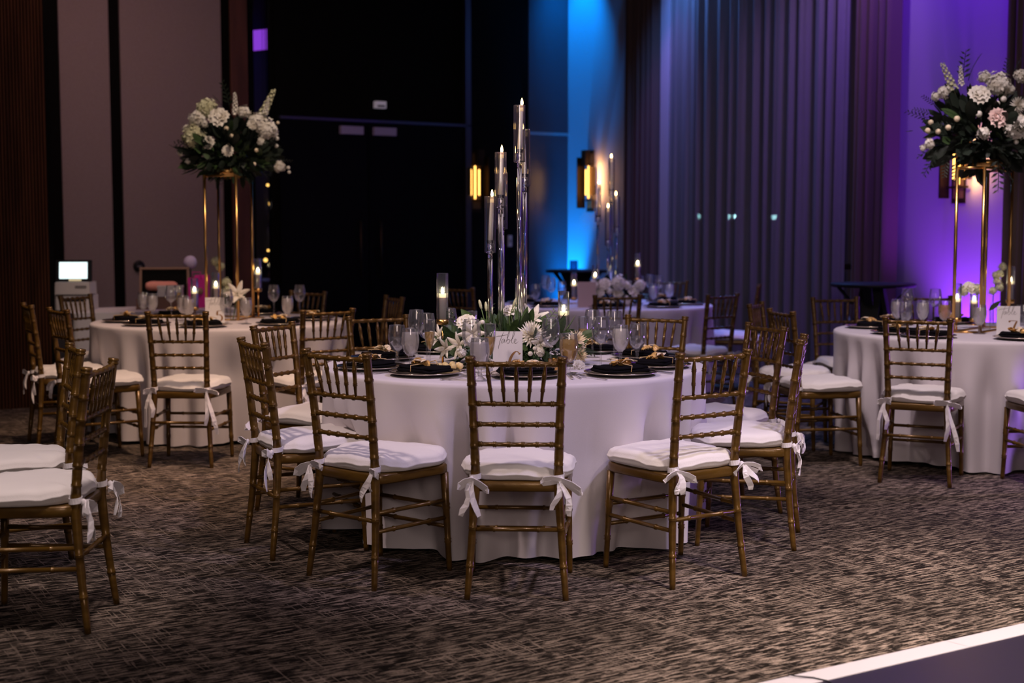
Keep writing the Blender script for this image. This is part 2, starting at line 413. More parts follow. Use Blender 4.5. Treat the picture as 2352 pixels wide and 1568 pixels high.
# double doors
for n_, (a, b_) in enumerate(((1.42, 2.585), (2.60, 3.60))):
    q = MB(); q.boxpts(BK(a, .0, .01), -U*(b_-a), NB*.045, (0,0,2.545)); d_ = q.build('door_%d' % (n_+1), M['black_gloss']); d_['kind'] = 'structure'
    q = MB(); s_ = 2.50 if n_ == 0 else 2.72
    q.boxpts(BK(s_ - .22 if n_ == 0 else s_ - .05, .045, 2.425), -U*.26, NB*.055, (0,0,.085)); q.build('door_closer', M['closer'], d_)['label'] = 'grey closer box at the top edge of the door'
    q = MB(); hs = 2.47 if n_ == 0 else 2.71
    q.tube([BK(hs,.05,.9), BK(hs,.10,.9), BK(hs,.10,1.5), BK(hs,.05,1.5)], .012, 8); q.build('door_handle', M['bronze'], d_)
q = MB(); q.boxpts(BK(1.33, 0, 2.56), -U*2.27, NB*.06, (0,0,.03)); q.boxpts(BK(1.33, 0, 0), -U*.07, NB*.06, (0,0,CEIL-.02)); tag(q.build('trim_1', M['metal_rib']), kind='structure')
# sensor box over the doors, light switch, round wall fixture
t = thing('motion_sensor', 'small white box mounted high above the black double doors', 'sensor', BK(2.52, .03, 2.715))
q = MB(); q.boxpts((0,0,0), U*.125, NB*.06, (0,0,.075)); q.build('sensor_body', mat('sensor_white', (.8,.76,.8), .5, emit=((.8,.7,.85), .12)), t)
q = MB(); q.boxpts(NB*.06+U*.02+Vector((0,0,.012)), U*.085, NB*.008, (0,0,.02)); q.build('sensor_lens', M['grey_plastic'], t)
t = thing('light_switch', 'small white switch plate on the dark wall beside the candelabra', 'switch', BK(.82, 0, 1.22))
q = MB(); q.boxpts((0,0,0), U*.055, NB*.012, (0,0,.13)); q.build('switch_plate', M['white_plastic'], t)
q = MB(); q.boxpts(NB*.012+U*.018+Vector((0,0,.045)), U*.02, NB*.008, (0,0,.04)); q.build('rocker', M['grey_plastic'], t)
p = at(309, 610, 13.3)
t = thing('wall_alarm', 'round black fixture with a pale centre plate on the mauve panel', 'wall fixture', BK(5.09, .035, 1.05))
R_ = Matrix.Rotation(math.atan2(NB.y, NB.x) - PI/2, 4, 'Z') @ Matrix.Rotation(-PI/2, 4, 'X')
q = MB(); q.lathe([(0.0,0),(.055,0),(.058,.012),(.05,.028),(.03,.034),(0,.036)], 24); q.xf(R_); q.build('fixture_body', M['black_plastic'], t)
q = MB(); q.box((0,0,.036), (.042,.014,.006)); q.xf(R_); q.build('centre_plate', M['grey_plastic'], t)

# sidelight window: glass strip, made-up corridor, lamps and violet panel for its reflections
w1 = MB()
for a in (3.635, 3.85): w1.boxpts(BK(a, -.15), -U*.015, NB*.14, (0,0,CEIL))
w1 = w1.build('window_1', M['black_matte']); w1['kind'] = 'structure'
q = MB(); q.boxpts(BK(3.65, -.10), -U*.20, NB*.008, (0,0,CEIL)); q.build('window_pane', M['pane'], w1)
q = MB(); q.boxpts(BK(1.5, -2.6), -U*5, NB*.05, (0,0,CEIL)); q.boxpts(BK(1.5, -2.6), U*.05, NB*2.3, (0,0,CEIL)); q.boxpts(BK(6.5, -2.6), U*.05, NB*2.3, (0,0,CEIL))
tag(q.build('wall_added_corridor', mat('added_corridor_wall', (.10, .06, .12), .7)), kind='structure')
t = thing('violet_reflection_panel', 'violet light panel added as a reflection behind the narrow glass strip', 'light panel', (0,0,0))  # glowing panel made up in place of a violet reflection
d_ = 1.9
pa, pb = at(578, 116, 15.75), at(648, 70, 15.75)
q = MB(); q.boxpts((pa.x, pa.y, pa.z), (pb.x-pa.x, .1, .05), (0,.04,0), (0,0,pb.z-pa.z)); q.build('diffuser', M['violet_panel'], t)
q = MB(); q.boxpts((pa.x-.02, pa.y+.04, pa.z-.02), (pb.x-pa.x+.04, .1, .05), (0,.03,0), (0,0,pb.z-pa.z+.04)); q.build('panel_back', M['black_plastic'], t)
for i, (px, py, r) in enumerate(((632,405,.022),(615,425,.016),(622,468,.024),(633,468,.015),(616,575,.014),(633,576,.024),(610,597,.022))):  # glowing bulbs stand in for candles reflected in the glass
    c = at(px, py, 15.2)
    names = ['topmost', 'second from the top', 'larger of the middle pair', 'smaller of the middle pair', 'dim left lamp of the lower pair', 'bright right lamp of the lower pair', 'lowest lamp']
    t = thing('reflection_lamp', 'amber lamp added behind glass as candle reflection, ' + names[i], 'lamp', c, 0, 'amber lamps added as candle reflections')
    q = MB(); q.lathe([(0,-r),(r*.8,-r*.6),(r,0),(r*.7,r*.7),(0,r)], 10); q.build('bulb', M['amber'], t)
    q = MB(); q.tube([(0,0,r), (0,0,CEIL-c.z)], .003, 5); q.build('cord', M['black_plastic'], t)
# right wall: wall, pilaster, window opening with outside lamps
wr = MB()
wr.boxpts(RT(-.15, -.2), -W*2.345, NR*.2, (0,0,CEIL))
wr.boxpts(RT(2.195, -.2), -W*2.60, NR*.2, (0,0,.25)); wr.boxpts(RT(2.195, -.2, 4.5), -W*2.60, NR*.2, (0,0,CEIL-4.5))
wr.boxpts(RT(4.79, -.2), -W*15.5, NR*.2, (0,0,CEIL))
wr = wr.build('wall_right', M['wall_plain']); wr['kind'] = 'structure'
q = MB(); q.boxpts(RT(2.0, 0), -W*.19, NR*.16, (0,0,CEIL)); tag(q.build('trim_2', mat('pale_pilaster', (.42,.38,.44), .8)), kind='structure')
w2 = MB()
for s in (2.2, 2.72, 3.78, 4.74): w2.boxpts(RT(s, -.12, .25), -W*.05, NR*.06, (0,0,4.25))
for z in (.25, 1.05, 4.45): w2.boxpts(RT(2.2, -.12, z), -W*2.59, NR*.06, (0,0,.05))
w2 = w2.build('window_2', M['bronze']); w2['kind'] = 'structure'
for s, sw in ((2.25, .47), (2.77, 1.01), (3.83, .91)):
    for (z0, z1) in ((.30, 1.05), (1.10, 4.45)):
        q = MB(); q.boxpts(RT(s, -.095, z0), -W*sw, NR*.008, (0,0,z1-z0)); q.build('window_pane', M['pane'], w2)
for i, (px, py, lab) in enumerate(((1603,497,'leftmost of the row'),(1672,497,'larger of the middle pair'),(1687,497,'smaller of the middle pair'),(1778,498,'rightmost of the row'),(1661,538,'single one below the row'))):
    c = at(px, py, 26.0)
    t = thing('street_lamp', 'pale green outdoor lamp seen through the sheer curtain, ' + lab, 'street lamp', (c.x, c.y, -1), 0, 'outdoor lamps beyond the sheer curtain')
    q = MB(); r = .045 if i != 2 else .03
    q.lathe([(0,-r),(r*.8,-r*.6),(r,0),(r*.8,r*.6),(0,r)], 10, (0,0,c.z+1)); q.build('lamp_head', M['city'], t)
    q = MB(); q.tube([(0,0,0),(0,0,c.z+1-r)], .03, 6); q.build('pole', M['black_plastic'], t)
    # lamp heads stand outside on the street

def curtain(name, label, s0, s1, d0, amp, nf, m, seed, z1=4.8, flare=0.0):
    rnd = random.Random(seed); n = int((s1-s0)*110)
    ph = [rnd.uniform(0, 6.28) for _ in range(5)]; kk = [nf, nf*1.63, nf*.37, nf*2.6]
    def fn(u, v):
        z = .02 + v*(z1-.02)
        uu = u + flare*(1-v)*(u-.5)*.0
        s = s0 + u*(s1-s0) + .012*math.sin(3*v+ph[4]+u*20)*(1-v)
        g = math.sin(2*PI*kk[0]*uu+ph[0]+.9*math.sin(2*PI*kk[2]*uu+ph[2]))
        g = math.copysign(abs(g)**.75, g)
        d = d0 + amp*1.25*(.75*g + .25*math.sin(2*PI*kk[1]*uu+ph[1]) + .14*math.sin(2*PI*kk[3]*uu+ph[3])) * (1 + .15*(1-v))
        return RT(s, d, z)
    b = MB(); b.grid(fn, n, 14)
    t = thing(name, label, 'curtain', RT((s0+s1)/2, d0, 0))
    off = Vector(t.location)
    b.v = [tuple(Vector(p)-off) for p in b.v]
    b.build('cloth', m, t)
    q = MB(); q.tube([RT(s0-.05, d0, z1+.015)-off, RT(s1+.05, d0, z1+.015)-off], .016, 8); q.build('rail', M['bronze'], t)
    return t
curtain('drape', 'narrow dark brown drape between the blue wall and the pale strip', 1.38, 1.98, .13, .055, 7, M['drape'], 3)
curtain('sheer_curtain', 'wide grey sheer curtain with deep folds across the window', 2.22, 4.72, .16, .075, 15, M['sheer'], 11)
curtain('drape', 'brown drape with purple edges between the sheer curtain and the violet wall', 4.79, 5.27, .17, .085, 5, M['drape'], 5)
curtain('drape', 'dark drape at the right edge beyond the violet wall', 6.42, 7.5, .20, .07, 9, M['drape'], 8)

# ribbed wood pier standing out from the back wall at far left
pr = Vector((-3.645, 10.70, 0))
pq = MB(); pq.boxpts(pr - W*0, -U*1.6, W*.30, (0,0,CEIL)); pier = pq.build('wall_pier', M['black_matte']); pier['kind'] = 'structure'
q = MB()
for i in range(62):
    q.boxpts(pr - U*(.04+i*.0245) + NB*.0, -U*.016, NB*.016, (0,0,CEIL))
q.build('wood_ribs', M['wood_rib'], pier)['kind'] = 'stuff'
# dance floor
dq = MB(); dq.boxpts(BK(1.0, 10.40, 0), -U*8.6, NB*8, (0,0,.022)); df = tag(dq.build('dance_floor', M['dance']), 'glossy black dance floor with a white border at the lower right corner', 'dance floor')
for i in range(8):
    a = .85 + i*1.1; e = 1.098
    q = MB(); lo = BK(a, 10.29, 0); 
    vs = [BK(a,10.285,.002), BK(a+e,10.285,.002), BK(a+e,10.30,.018), BK(a,10.30,.018), BK(a,10.40,.024), BK(a+e,10.40,.024), BK(a,10.40,0), BK(a+e,10.40,0)]
    q.add(vs, [(0,3,2,1),(3,4,5,2),(4,6,7,5),(6,0,1,7),(0,6,4,3),(1,2,5,7)], False); q.build('edge_strip', M['white_edge'], df)
q = MB(); c0 = at(1801, 1556, 3.99); c0 = Vector((.85, 4.02, .026))
q.tube([(.853,4.05,.026),(.875,4.035,.026),(.925,4.02,.026),(.96,3.99,.026),(.98,3.93,.026)], .0025, 6)
tag(q.build('cable', M['black_plastic']), 'thin black cable lying across the white dance floor border', 'cable')

# ------------------------------------------------------------------ wall sconces
def sconce(label, base, ax, nrm, glow):
    t = thing('wall_sconce', label, 'sconce', base, 0, 'bronze wall sconces')
    def bx(name, a0, a1, d0, d1, z0, z1, m):
        q = MB(); q.boxpts(ax*a0 + nrm*d0 + Vector((0,0,z0)), ax*(a1-a0), nrm*(d1-d0), (0,0,z1-z0)); return q.build(name, m, t)
    bx('back_plate', -.07, .065, 0, .015, .0, .70, M['bronze'])
    bx('reflector', -.05, .05, .015, .02, .04, .66, M['tray_glow'])
    bx('side_shield', -.105, -.09, .02, .13, .04, .62, M['bronze'])
    bx('side_shield', .125, .135, .03, .115, .19, .50, M['bronze'])
    bx('top_tray', -.06, .03, .03, .10, .52, .70, M['bronze'])
    for a, z0, z1 in ((-.005, .19, .48), (.048, .15, .52), (.10, .19, .48)):
        q = MB(); q.tube([ax*a + nrm*.07 + Vector((0,0,z0)), ax*a + nrm*.07 + Vector((0,0,z1))], .0085, 10); q.build('light_tube', M['tube'], t)
    for z in (.12, .53):
        bx('cross_arm', -.09, .125, .04, .055, z, z+.018, M['bronze'])
    if glow:
        l = bpy.data.lights.new('sconce_glow', 'AREA'); l.shape = 'RECTANGLE'; l.size = .03; l.size_y = .40; l.energy = glow; l.color = (1.0, .50, .15)
        lo = bpy.data.objects.new('sconce_glow', l); C.objects.link(lo); lo.parent = t; lo.location = ax*.15 + nrm*.115 + Vector((0,0,.34))
        lo.rotation_euler = (-nrm).to_track_quat('-Z', 'Y').to_euler()
sconce('bronze sconce with three glowing tubes on the dark wall beside the doors', BK(1.24, 0, 1.61), -U, NB, 0)
sconce('bronze sconce seen edge-on on the blue-lit wall', RT(.50, 0, 1.62), -W, NR, 5.0)
sconce('bronze sconce on the violet-lit wall below the tall flowers', RT(5.80, 0, 1.62), -W, NR, 4.5)

# ------------------------------------------------------------------ tables
TOPZ = .765
T1 = Vector((.01, 6.36, 0)); T2 = Vector((-2.06, 9.47, 0)); T3 = Vector((2.96, 8.46, 0)); T4 = Vector((.82, 11.64, 0))
T1C = [(.028,5.22,-.048),(-.53,5.415,-.686),(-.895,5.872,-1.084),(-.985,6.70,math.radians(-114)),(-.63,7.23,math.radians(-152)),
       (.68,7.23,math.radians(150.6)),(1.045,6.655,math.radians(110)),(1.052,6.015,1.316),(.658,5.436,.564)]
T2C = [(-1.945,8.073,-.049),(-1.26,8.27,math.radians(38)),(-1.08,9.64,math.radians(115)),(-1.74,10.38,math.radians(148)),
       (-3.00,9.86,math.radians(-110)),(-2.92,8.80,math.radians(-62)),(-2.56,8.30,math.radians(-54))]
T3C = [(2.31,7.51,-.432),(1.85,8.06,math.radians(-78)),(1.83,8.72,math.radians(-114)),(2.37,9.36,math.radians(-166)),(3.02,9.55,math.radians(178)),(2.98,7.32,math.radians(4))]
T4C = [(.74,10.2,math.radians(10)),(1.42,10.28,math.radians(42)),(1.93,11.86,math.radians(78)),(1.40,12.72,math.radians(150)),(-.30,11.5,math.radians(-40))]
def tablecloth(c, R, chairs, label, seed):
    rnd = random.Random(seed); N = 300
    ph = [rnd.uniform(0, 6.28) for _ in range(6)]; ks = [12, 19, 5, 29]
    pol = [(math.atan2(y-c.y, x-c.x), math.hypot(x-c.x, y-c.y)) for x, y, th in chairs]
    rows = [(0.0, TOPZ), (.4, TOPZ), (.8, TOPZ), (.97, TOPZ), (.988, TOPZ-.002), (.997, TOPZ-.008), (1.0, TOPZ-.02)]
    nz = 22
    ncol = 23
    def rad(th, z):
        t = (TOPZ-z)/TOPZ
        wt = ncol*.5*th + .9*math.sin(3*th+ph[0]) + .7*math.sin(7*th+ph[1])
        p = .45*abs(math.cos(wt))**.7 + .55*math.cos(wt)**2                       # rounded columns with sharp valleys
        dep = .085*(.55+.45*math.sin(5*th+ph[2])) + .055
        r = R + .022*sstep(0, .6, t) - dep*(1-p)*sstep(.0, .45, t) + (.012*math.cos(ks[3]*th+ph[3]+.8*math.sin(4*th)) + .007*math.cos(41*th+ph[4]))*sstep(.3, 1, t)
        for pa, prr in pol:
            d = (th-pa+PI) % (2*PI) - PI
            wv = math.exp(-(d/.19)**4)
            tgt = prr - .23 - .12*sstep(.45, .0, z)
            if r > tgt: r += (tgt-r)*wv*sstep(.62, .44, z) + .03*math.cos(27*th+ph[5])*wv*sstep(.4, .05, z)
        return r
    vs = []
    for fr, z in rows:
        for k in range(N):
            th = 2*PI*k/N; vs.append((R*fr*math.cos(th), R*fr*math.sin(th), z))
    for j in range(1, nz+1):
        t = j/nz
        for k in range(N):
            th = 2*PI*k/N
            hem = .010 + .010*math.sin(5*th+ph[3]) + .01
            z = (TOPZ-.02)*(1-t) + hem*t
            r = rad(th, z); vs.append((r*math.cos(th), r*math.sin(th), z))
    nr = len(rows)+nz
    fs = [(j*N+k, (j+1)*N+k, (j+1)*N+(k+1) % N, j*N+(k+1) % N) for j in range(nr-1) for k in range(N)]
    b = MB(); b.add(vs, fs)
    o = b.build('tablecloth', M['cloth'], None, (c.x, c.y, 0))
    return tag(o, label, 'tablecloth', 'white round tablecloths')
tablecloth(T1, .905, T1C, 'white floor-length cloth on the nearest round table, a lettered card on it', 1)
tablecloth(T2, .885, T2C, 'white floor-length cloth on the left round table, below the slim flower stand', 2)
tablecloth(T3, .905, T3C, 'white floor-length cloth on the right round table, below the tall flower stand', 4)
tablecloth(T4, .915, T4C, 'white violet-tinted cloth on the far round table near the curtains', 6)

# ------------------------------------------------------------------ chiavari chairs
def ringed(r, n, e=.0035, w=.035):
    """radius profile with n double rings like bamboo nodes"""
    pr = [(0, r)]
    for i in range(n):
        t = (i+.5)/n; pr += [(t-w, r), (t-w*.6, r+e), (t-w*.2, r+e*.2), (t, r+e), (t+w*.45, r)]
    return pr + [(1, r)]
def post_pts(sx):
    return [Vector((sx*.187, -.235, 0)), Vector((sx*.172, -.212, .2)), Vector((sx*.158, -.195, .42)), Vector((sx*.157, -.198, .5)), Vector((sx*.163, -.218, .7)), Vector((sx*.172, -.25, .925))]
def post_at(sx, z):
    P = post_pts(sx)
    for a, b in zip(P, P[1:]):
        if a.z <= z <= b.z: return a.lerp(b, (z-a.z)/(b.z-a.z))
    return P[-1]
def rear_leg(sx):
    b = MB(); pts = []; rs = []
    zs = [(0,.0115),(.02,.0125),(.25,.0155),(.42,.0185),(.5,.018),(.75,.0165),(.90,.0165)]
    rings = [.125,.27,.515,.585,.66,.745,.82]
    st = []
    for i in range(31):
        z = .90*i/30
        for (a, ra), (c, rc) in zip(zs, zs[1:]):
            if a <= z <= c: r = ra+(rc-ra)*(z-a)/(c-a); break
        st.append((z, r))
    for z in rings:
        r = .0165 if z > .4 else .014+.002*z
        st += [(z-.006, r+.0002), (z-.004, r+.0028), (z-.001, r+.0006), (z+.002, r+.0028), (z+.0045, r+.0002)]
    st += [(.903,.0165),(.905,.0205),(.911,.0205),(.913,.0172),(.917,.0205),(.925,.0195)]
    st.sort()
    b.tube([post_at(sx, z) for z, r in st], [r for z, r in st], 12); return b
def front_leg(sx):
    b = MB(); p, q = Vector((sx*.200,.186,0)), Vector((sx*.190,.168,.41))
    pr = [(0,.011),(.05,.0118),(.28,.0125),(.295,.0155),(.31,.013),(.325,.0155),(.34,.0128),(.62,.0145),(.64,.0172),(.66,.0150),(.68,.0172),(.7,.0150),(1,.0172)]
    b.bar(p, q, pr, 12); return b
def rail_z(z, r, n, lift=0):
    b = MB(); p, q = post_at(-1, z), post_at(1, z); pr = ringed(r, n)
    b.tube([p.lerp(q, t) + Vector((0, -lift*math.sin(PI*t), 0)) for t, _ in pr], [a for _, a in pr], 10); return b
def seat_frame():
    b = MB(); N = 40
    def out(t, k):
        c, s_ = math.cos(t), math.sin(t); e = .28
        x = math.copysign(abs(c)**e, c); y = math.copysign(abs(s_)**e, s_)
        hw = .186 + .026*(y*.5+.5)
        return x*hw*k, y*.198*k - .004
    rows = [(.90,.412),(1.0,.408),(1.02,.414),(1.02,.440),(1.0,.447),(.8,.449)]
    vs = [(*out(2*PI*i/N, k), z) for k, z in rows for i in range(N)]
    n = len(rows); fs = [(j*N+i, j*N+(i+1)%N, (j+1)*N+(i+1)%N, (j+1)*N+i) for j in range(n-1) for i in range(N)]
    fs += [tuple(reversed(range(N))), tuple(range((n-1)*N, n*N))]
    b.add(vs, fs); return b
def cushion(seed):
    rnd = random.Random(seed); N = 72; ph = [rnd.uniform(0,6.28) for _ in range(8)]
    b = MB()
    rows = [(.3,.449),(.90,.449),(.965,.452),(.99,.460),(1.0,.468),(1.008,.4705),(1.014,.4735),(1.008,.4765),(1.0,.478),(.985,.489),(.955,.498),(.90,.505),(.80,.510),(.66,.514),(.5,.516),(.34,.517),(.17,.516),(.0,.515)]
    cr = [(rnd.uniform(0,6.28), rnd.uniform(.5,.9), rnd.uniform(-.6,.6)) for _ in range(7)]
    def out(t, k, z):
        c, s_ = math.cos(t), math.sin(t); e = .66
        x = math.copysign(abs(c)**e, c); y = math.copysign(abs(s_)**e, s_)
        hw = .214 + .016*(y*.5+.5)
        edge = sstep(.5, .95, k)
        kk = k*(1 + (.012*math.sin(5*t+ph[0]) + .008*math.sin(11*t+ph[1]) + .006*math.sin(19*t+ph[4]))*edge)
        zz = z + (.006*math.sin(3*t+ph[2]) + .0035*math.sin(8*t+ph[3]) + .002*math.sin(17*t+ph[5]))*edge*sstep(.449,.462,z)
        X, Y = x*hw*kk, y*.222*kk + .016
        if z > .495:
            for a, off, w_ in cr:      # creases running across the pad
                d = X*math.cos(a) + Y*math.sin(a) - off*.13; zz -= .0035*math.exp(-(d/.012)**2)*(.4+.6*math.sin(4*w_+9*(X*math.sin(a)-Y*math.cos(a))+ph[6])**2)
        return (X, Y, zz)
    vs = [out(2*PI*i/N, k, z) for k, z in rows for i in range(N)]
    n = len(rows); fs = [(j*N+i, j*N+(i+1)%N, (j+1)*N+(i+1)%N, (j+1)*N+i) for j in range(n-1) for i in range(N)]
    fs.append(tuple(reversed(range(N)))); b.add(vs, fs); return b
def bow(sx, seed, long=0):
    """ribbon wrapped round the rear post and tied in a bow behind it"""
    rnd = random.Random(seed); b = MB(); P = post_at(sx, .458); z = P.z
    r = .0215
    b.strip([P + Vector((r*math.cos(a), r*math.sin(a), .001*i)) for i, a in enumerate([PI*.5+2*PI*k/14 for k in range(15)])], (0,0,1), .020)
    b.strip([P + Vector((-sx*.03, .05, .008)), P + Vector((-sx*.012, .028, .004)), P + Vector((sx*.006, .021, 0))], (0,0,1), .022)
    kn = P + Vector((sx*.012, -.026, 0))
    b.tube([kn+Vector((0,0,-.011)), kn+Vector((0,-.004,-.006)), kn+Vector((0,-.004,.006)), kn+Vector((0,0,.011))], [.005,.010,.010,.005], 8)
    n_loops = rnd.choice(((-1, 1), (-1, 1), (sx,), (-sx, sx)))
    for sgn in n_loops:          # loops
        L = rnd.uniform(.035, .085); up = rnd.uniform(-.045, .02); w_ = rnd.uniform(.008, .017)
        pts = []
        for k in range(9):
            a = -PI + 2*PI*k/8
            rr = (1+math.cos(a))/2
            pts.append(kn + Vector((sgn*L*rr, -.010 - .016*rr - .006*math.sin(a), up*rr + w_*math.sin(a)*(.3+.7*rr) - .014*rr*rr)))
        b.strip(pts, (0, -.5, .9), rnd.uniform(.018, .024))
    for sgn in (-1, 1):          # tails
        L = rnd.uniform(.05, .13) + long*rnd.uniform(.6, 1.3); dx = sgn*rnd.uniform(.005, .05) + .03*sx*rnd.uniform(-.4, 1); k1 = rnd.uniform(4, 9)
        pts = [kn + Vector((dx*t + .008*math.sin(k1*t+seed), -.010 - .022*math.sin(2.2*t), -L*t - .01*t*t)) for t in (0,.15,.3,.5,.7,.85,1)]
        b.strip(pts, [(.9, .8*math.cos(3*t+seed+sgn), .25*sgn) for t in (0,.15,.3,.5,.7,.85,1)], [.010,.017,.021,.024,.025,.024,.017])
    return b
gw = M['gold_wood']
CH = {}
CH['rear_leg'] = [rear_leg(s).mesh('rear_leg', gw) for s in (-1, 1)]
CH['front_leg'] = [front_leg(s).mesh('front_leg', gw) for s in (-1, 1)]
CH['top_rail'] = rail_z(.897, .0098, 6, .012).mesh('top_rail', gw)
CH['back_rail'] = [rail_z(z, .0088, 6, .008).mesh('back_rail', gw) for z in (.746, .667, .590)]
sp = []
for i in range(5):
    k = i-2; p = post_at(-1,.746).lerp(post_at(1,.746), .5) + Vector((k*.046, -.008, 0)); q = post_at(-1,.897).lerp(post_at(1,.897), .5) + Vector((k*.0545, -.012, 0))
    b = MB(); b.bar(p, q, [(0,.0048),(.3,.0072),(.33,.0098),(.35,.0078),(.37,.0098),(.4,.0076),(.66,.0086),(.69,.0108),(.71,.0088),(.73,.0108),(.76,.0086),(.93,.0056),(1,.005)], 9)
    sp.append(b.mesh('spindle', gw))
CH['spindle'] = sp
st = []
def bar_(p, q, r=.0088, n=2):
    b = MB(); b.bar(p, q, ringed(r, n, .003, .02), 9); return b.mesh('stretcher', gw)
def fl(sx, z): return Vector((sx*.200,.186,0)).lerp(Vector((sx*.190,.168,.41)), z/.41)
for sx in (-1, 1):
    for z in (.295, .223): st.append(bar_(post_at(sx, z), fl(sx, z)))
st += [bar_(post_at(-1,.265), post_at(1,.265)), bar_(fl(-1,.27), fl(1,.27)), bar_(fl(-1,.185), fl(1,.185))]
CH['stretcher'] = st
CH['seat_frame'] = seat_frame().mesh('seat_frame', gw)
CH['cushion'] = [cushion(i).mesh('cushion', M['cushion']) for i in range(4)]
CH['bow'] = [[bow(s, 10+i*2+s, .10 if i == 3 else (.03 if i in (2, 6) else 0)).mesh('ribbon_bow', M['ribbon']) for s in (-1, 1)] for i in range(8)]
def chair(x, y, th, label, group, var=0):
    t = thing('chiavari_chair', label, 'chair', (x, y, 0), th, group)
    for k in ('rear_leg', 'front_leg', 'back_rail', 'spindle', 'stretcher'):
        for me in CH[k]: link(k, me, t)
    link('top_rail', CH['top_rail'], t); link('seat_frame', CH['seat_frame'], t)
    pad = link('cushion', CH['cushion'][var % 4], t); pad['label'] = 'white cotton seat pad'
    for me in CH['bow'][var % 8]: link('ribbon_bow', me, pad)['label'] = 'white ribbon bow tied round a rear post'
    return t
g1, g2, g3, g4 = 'chairs around the nearest table', 'chairs around the left table', 'chairs around the right table', 'chairs around the far table'
L1 = ['gold bamboo-style chair seen squarely from behind, front and centre at the nearest table',
 'gold bamboo-style chair turned right, just left of the front chair at the nearest table',
 'gold bamboo-style chair seen narrow from the side, left end of the nearest table',
 'gold bamboo-style chair at left of the nearest table, seat half under the cloth',
 'gold bamboo-style chair facing the camera behind the left plates of the nearest table',
 'gold bamboo-style chair facing the camera behind the right plates of the nearest table',
 'gold bamboo-style chair at right rear of the nearest table, facing left, ribbon bow sticking up',
 'gold bamboo-style chair seen edge-on at the right end of the nearest table',
 'gold bamboo-style chair turned left, just right of the front chair at the nearest table']
for i, (x, y, th) in enumerate(T1C): chair(x, y, th, L1[i], g1, [0,1,2,4,5,6,7,4,5][i])
L2 = ['gold bamboo-style chair seen from behind at the front of the left table',
 'gold bamboo-style chair turned left at the right front of the left table',
 'gold bamboo-style chair standing alone against the black doors, right of the left table',
 'gold bamboo-style chair behind the right-hand glasses of the left table',
 'gold bamboo-style chair in front of the lit screen, left rear of the left table',
 'gold bamboo-style chair leftmost of all at the left table, seen narrow with ribbon bows',
 'gold bamboo-style chair between the leftmost chair and the left table, facing right']
for i, (x, y, th) in enumerate(T2C): chair(x, y, th, L2[i], g2, [3,6,0,1,4,2,7][i])
L3 = ['gold bamboo-style chair with long ribbon tails at the front of the right table',
 'gold bamboo-style chair facing right at the left front of the right table, pale seat showing',
 'gold bamboo-style chair seen narrow, left of the right table before the sheer curtain',
 'gold bamboo-style chair facing the camera before the cocktail table by the violet wall',
 'purple-lit chair across the right table beneath the violet wall',
 'gold bamboo-style chair cut off by the right edge, at the front of the right table']
for i, (x, y, th) in enumerate(T3C): chair(x, y, th, L3[i], g3, [3,6,5,4,0,1][i])
L4 = ['gold bamboo-style chair seen from behind in front of the far table flowers',
 'gold bamboo-style chair seen from behind at the right of the far table',
 'dim bamboo-style chair edge-on right of the far table, beside the sheer curtain',
 'dim bamboo-style chair behind the far table under the pale wall strip',
 'dim bamboo-style chair in the dark at left of the far table behind the candelabra']
for i, (x, y, th) in enumerate(T4C): chair(x, y, th, L4[i], g4, i)
chair(-1.71, 4.739, 1.598, 'gold bamboo-style chair in the left foreground, nearest of all, seen from its side', 'two chairs at the left edge', 0)
chair(-2.01, 5.36, math.radians(115), 'gold bamboo-style chair behind the nearest left chair, cut off by the left edge', 'two chairs at the left edge', 2)

# ------------------------------------------------------------------ table settings
def plate_mesh():
    b = MB(); b.lathe([(0,.004),(.085,.004),(.10,.006),(.14,.013),(.157,.016),(.158,.014),(.13,.006),(.09,0),(0,0)], 40); return b.mesh('plate_body', M['charger'])
def rim_mesh():
    b = MB(); b.lathe([(.1555,.0145),(.156,.0175),(.159,.0185),(.162,.017),(.1605,.0145)], 40); return b.mesh('plate_rim', M['rim'])
PL = (plate_mesh(), rim_mesh())
def napkin_mesh(seed, w=.125, d=.075, h=.022):
    rnd = random.Random(seed); b = MB()
    for L, (k, z0, hh) in enumerate(((1.0, 0, h*.6), (.93, h*.55, h*.55))):
        N = 32; rows = [(.5,0),(.96,0),(1,.25),(1,.65),(.96,.92),(.8,1),(.3,1.05),(0,1.05)]
        ph = rnd.uniform(0,6)
        def out(t, q, zz):
            c, s = math.cos(t), math.sin(t); e = .35
            x = math.copysign(abs(c)**e, c)*w*k*q; y = math.copysign(abs(s)**e, s)*d*k*q
            return (x, y, z0 + zz*hh + .003*math.sin(5*x*20+ph)*(zz > .5) + .002*math.sin(30*y+ph))
        vs = [out(2*PI*i/N, q, zz) for q, zz in rows for i in range(N)]; n = len(rows)
        fs = [(j*N+i, j*N+(i+1)%N, (j+1)*N+(i+1)%N, (j+1)*N+i) for j in range(n-1) for i in range(N)]
        fs.append(tuple(reversed(range(N)))); b.add(vs, fs)
    return b.mesh('napkin', M['napkin'])
NAP = [napkin_mesh(i) for i in range(3)]
def shell_mesh(m):
    b = MB()
    def fn(u, v):
        a = (u-.5)*2.2; r = .030*v*(1+.12*math.cos(9*PI*u))
        return (r*math.sin(a), r*math.cos(a)-.012, .016*math.sin(PI*min(1, v*.9+.1))*(1-.35*abs(u-.5)) + .003*math.cos(14*PI*u)*v)
    b.grid(fn, 14, 6)
    def fn2(u, v):
        p = fn(u, v); return (p[0], p[1], -.002)
    b.grid(fn2, 14, 2); return b.mesh('shell', m)
SH = [shell_mesh(M['shell_gold']), shell_mesh(M['shell_cream'])]
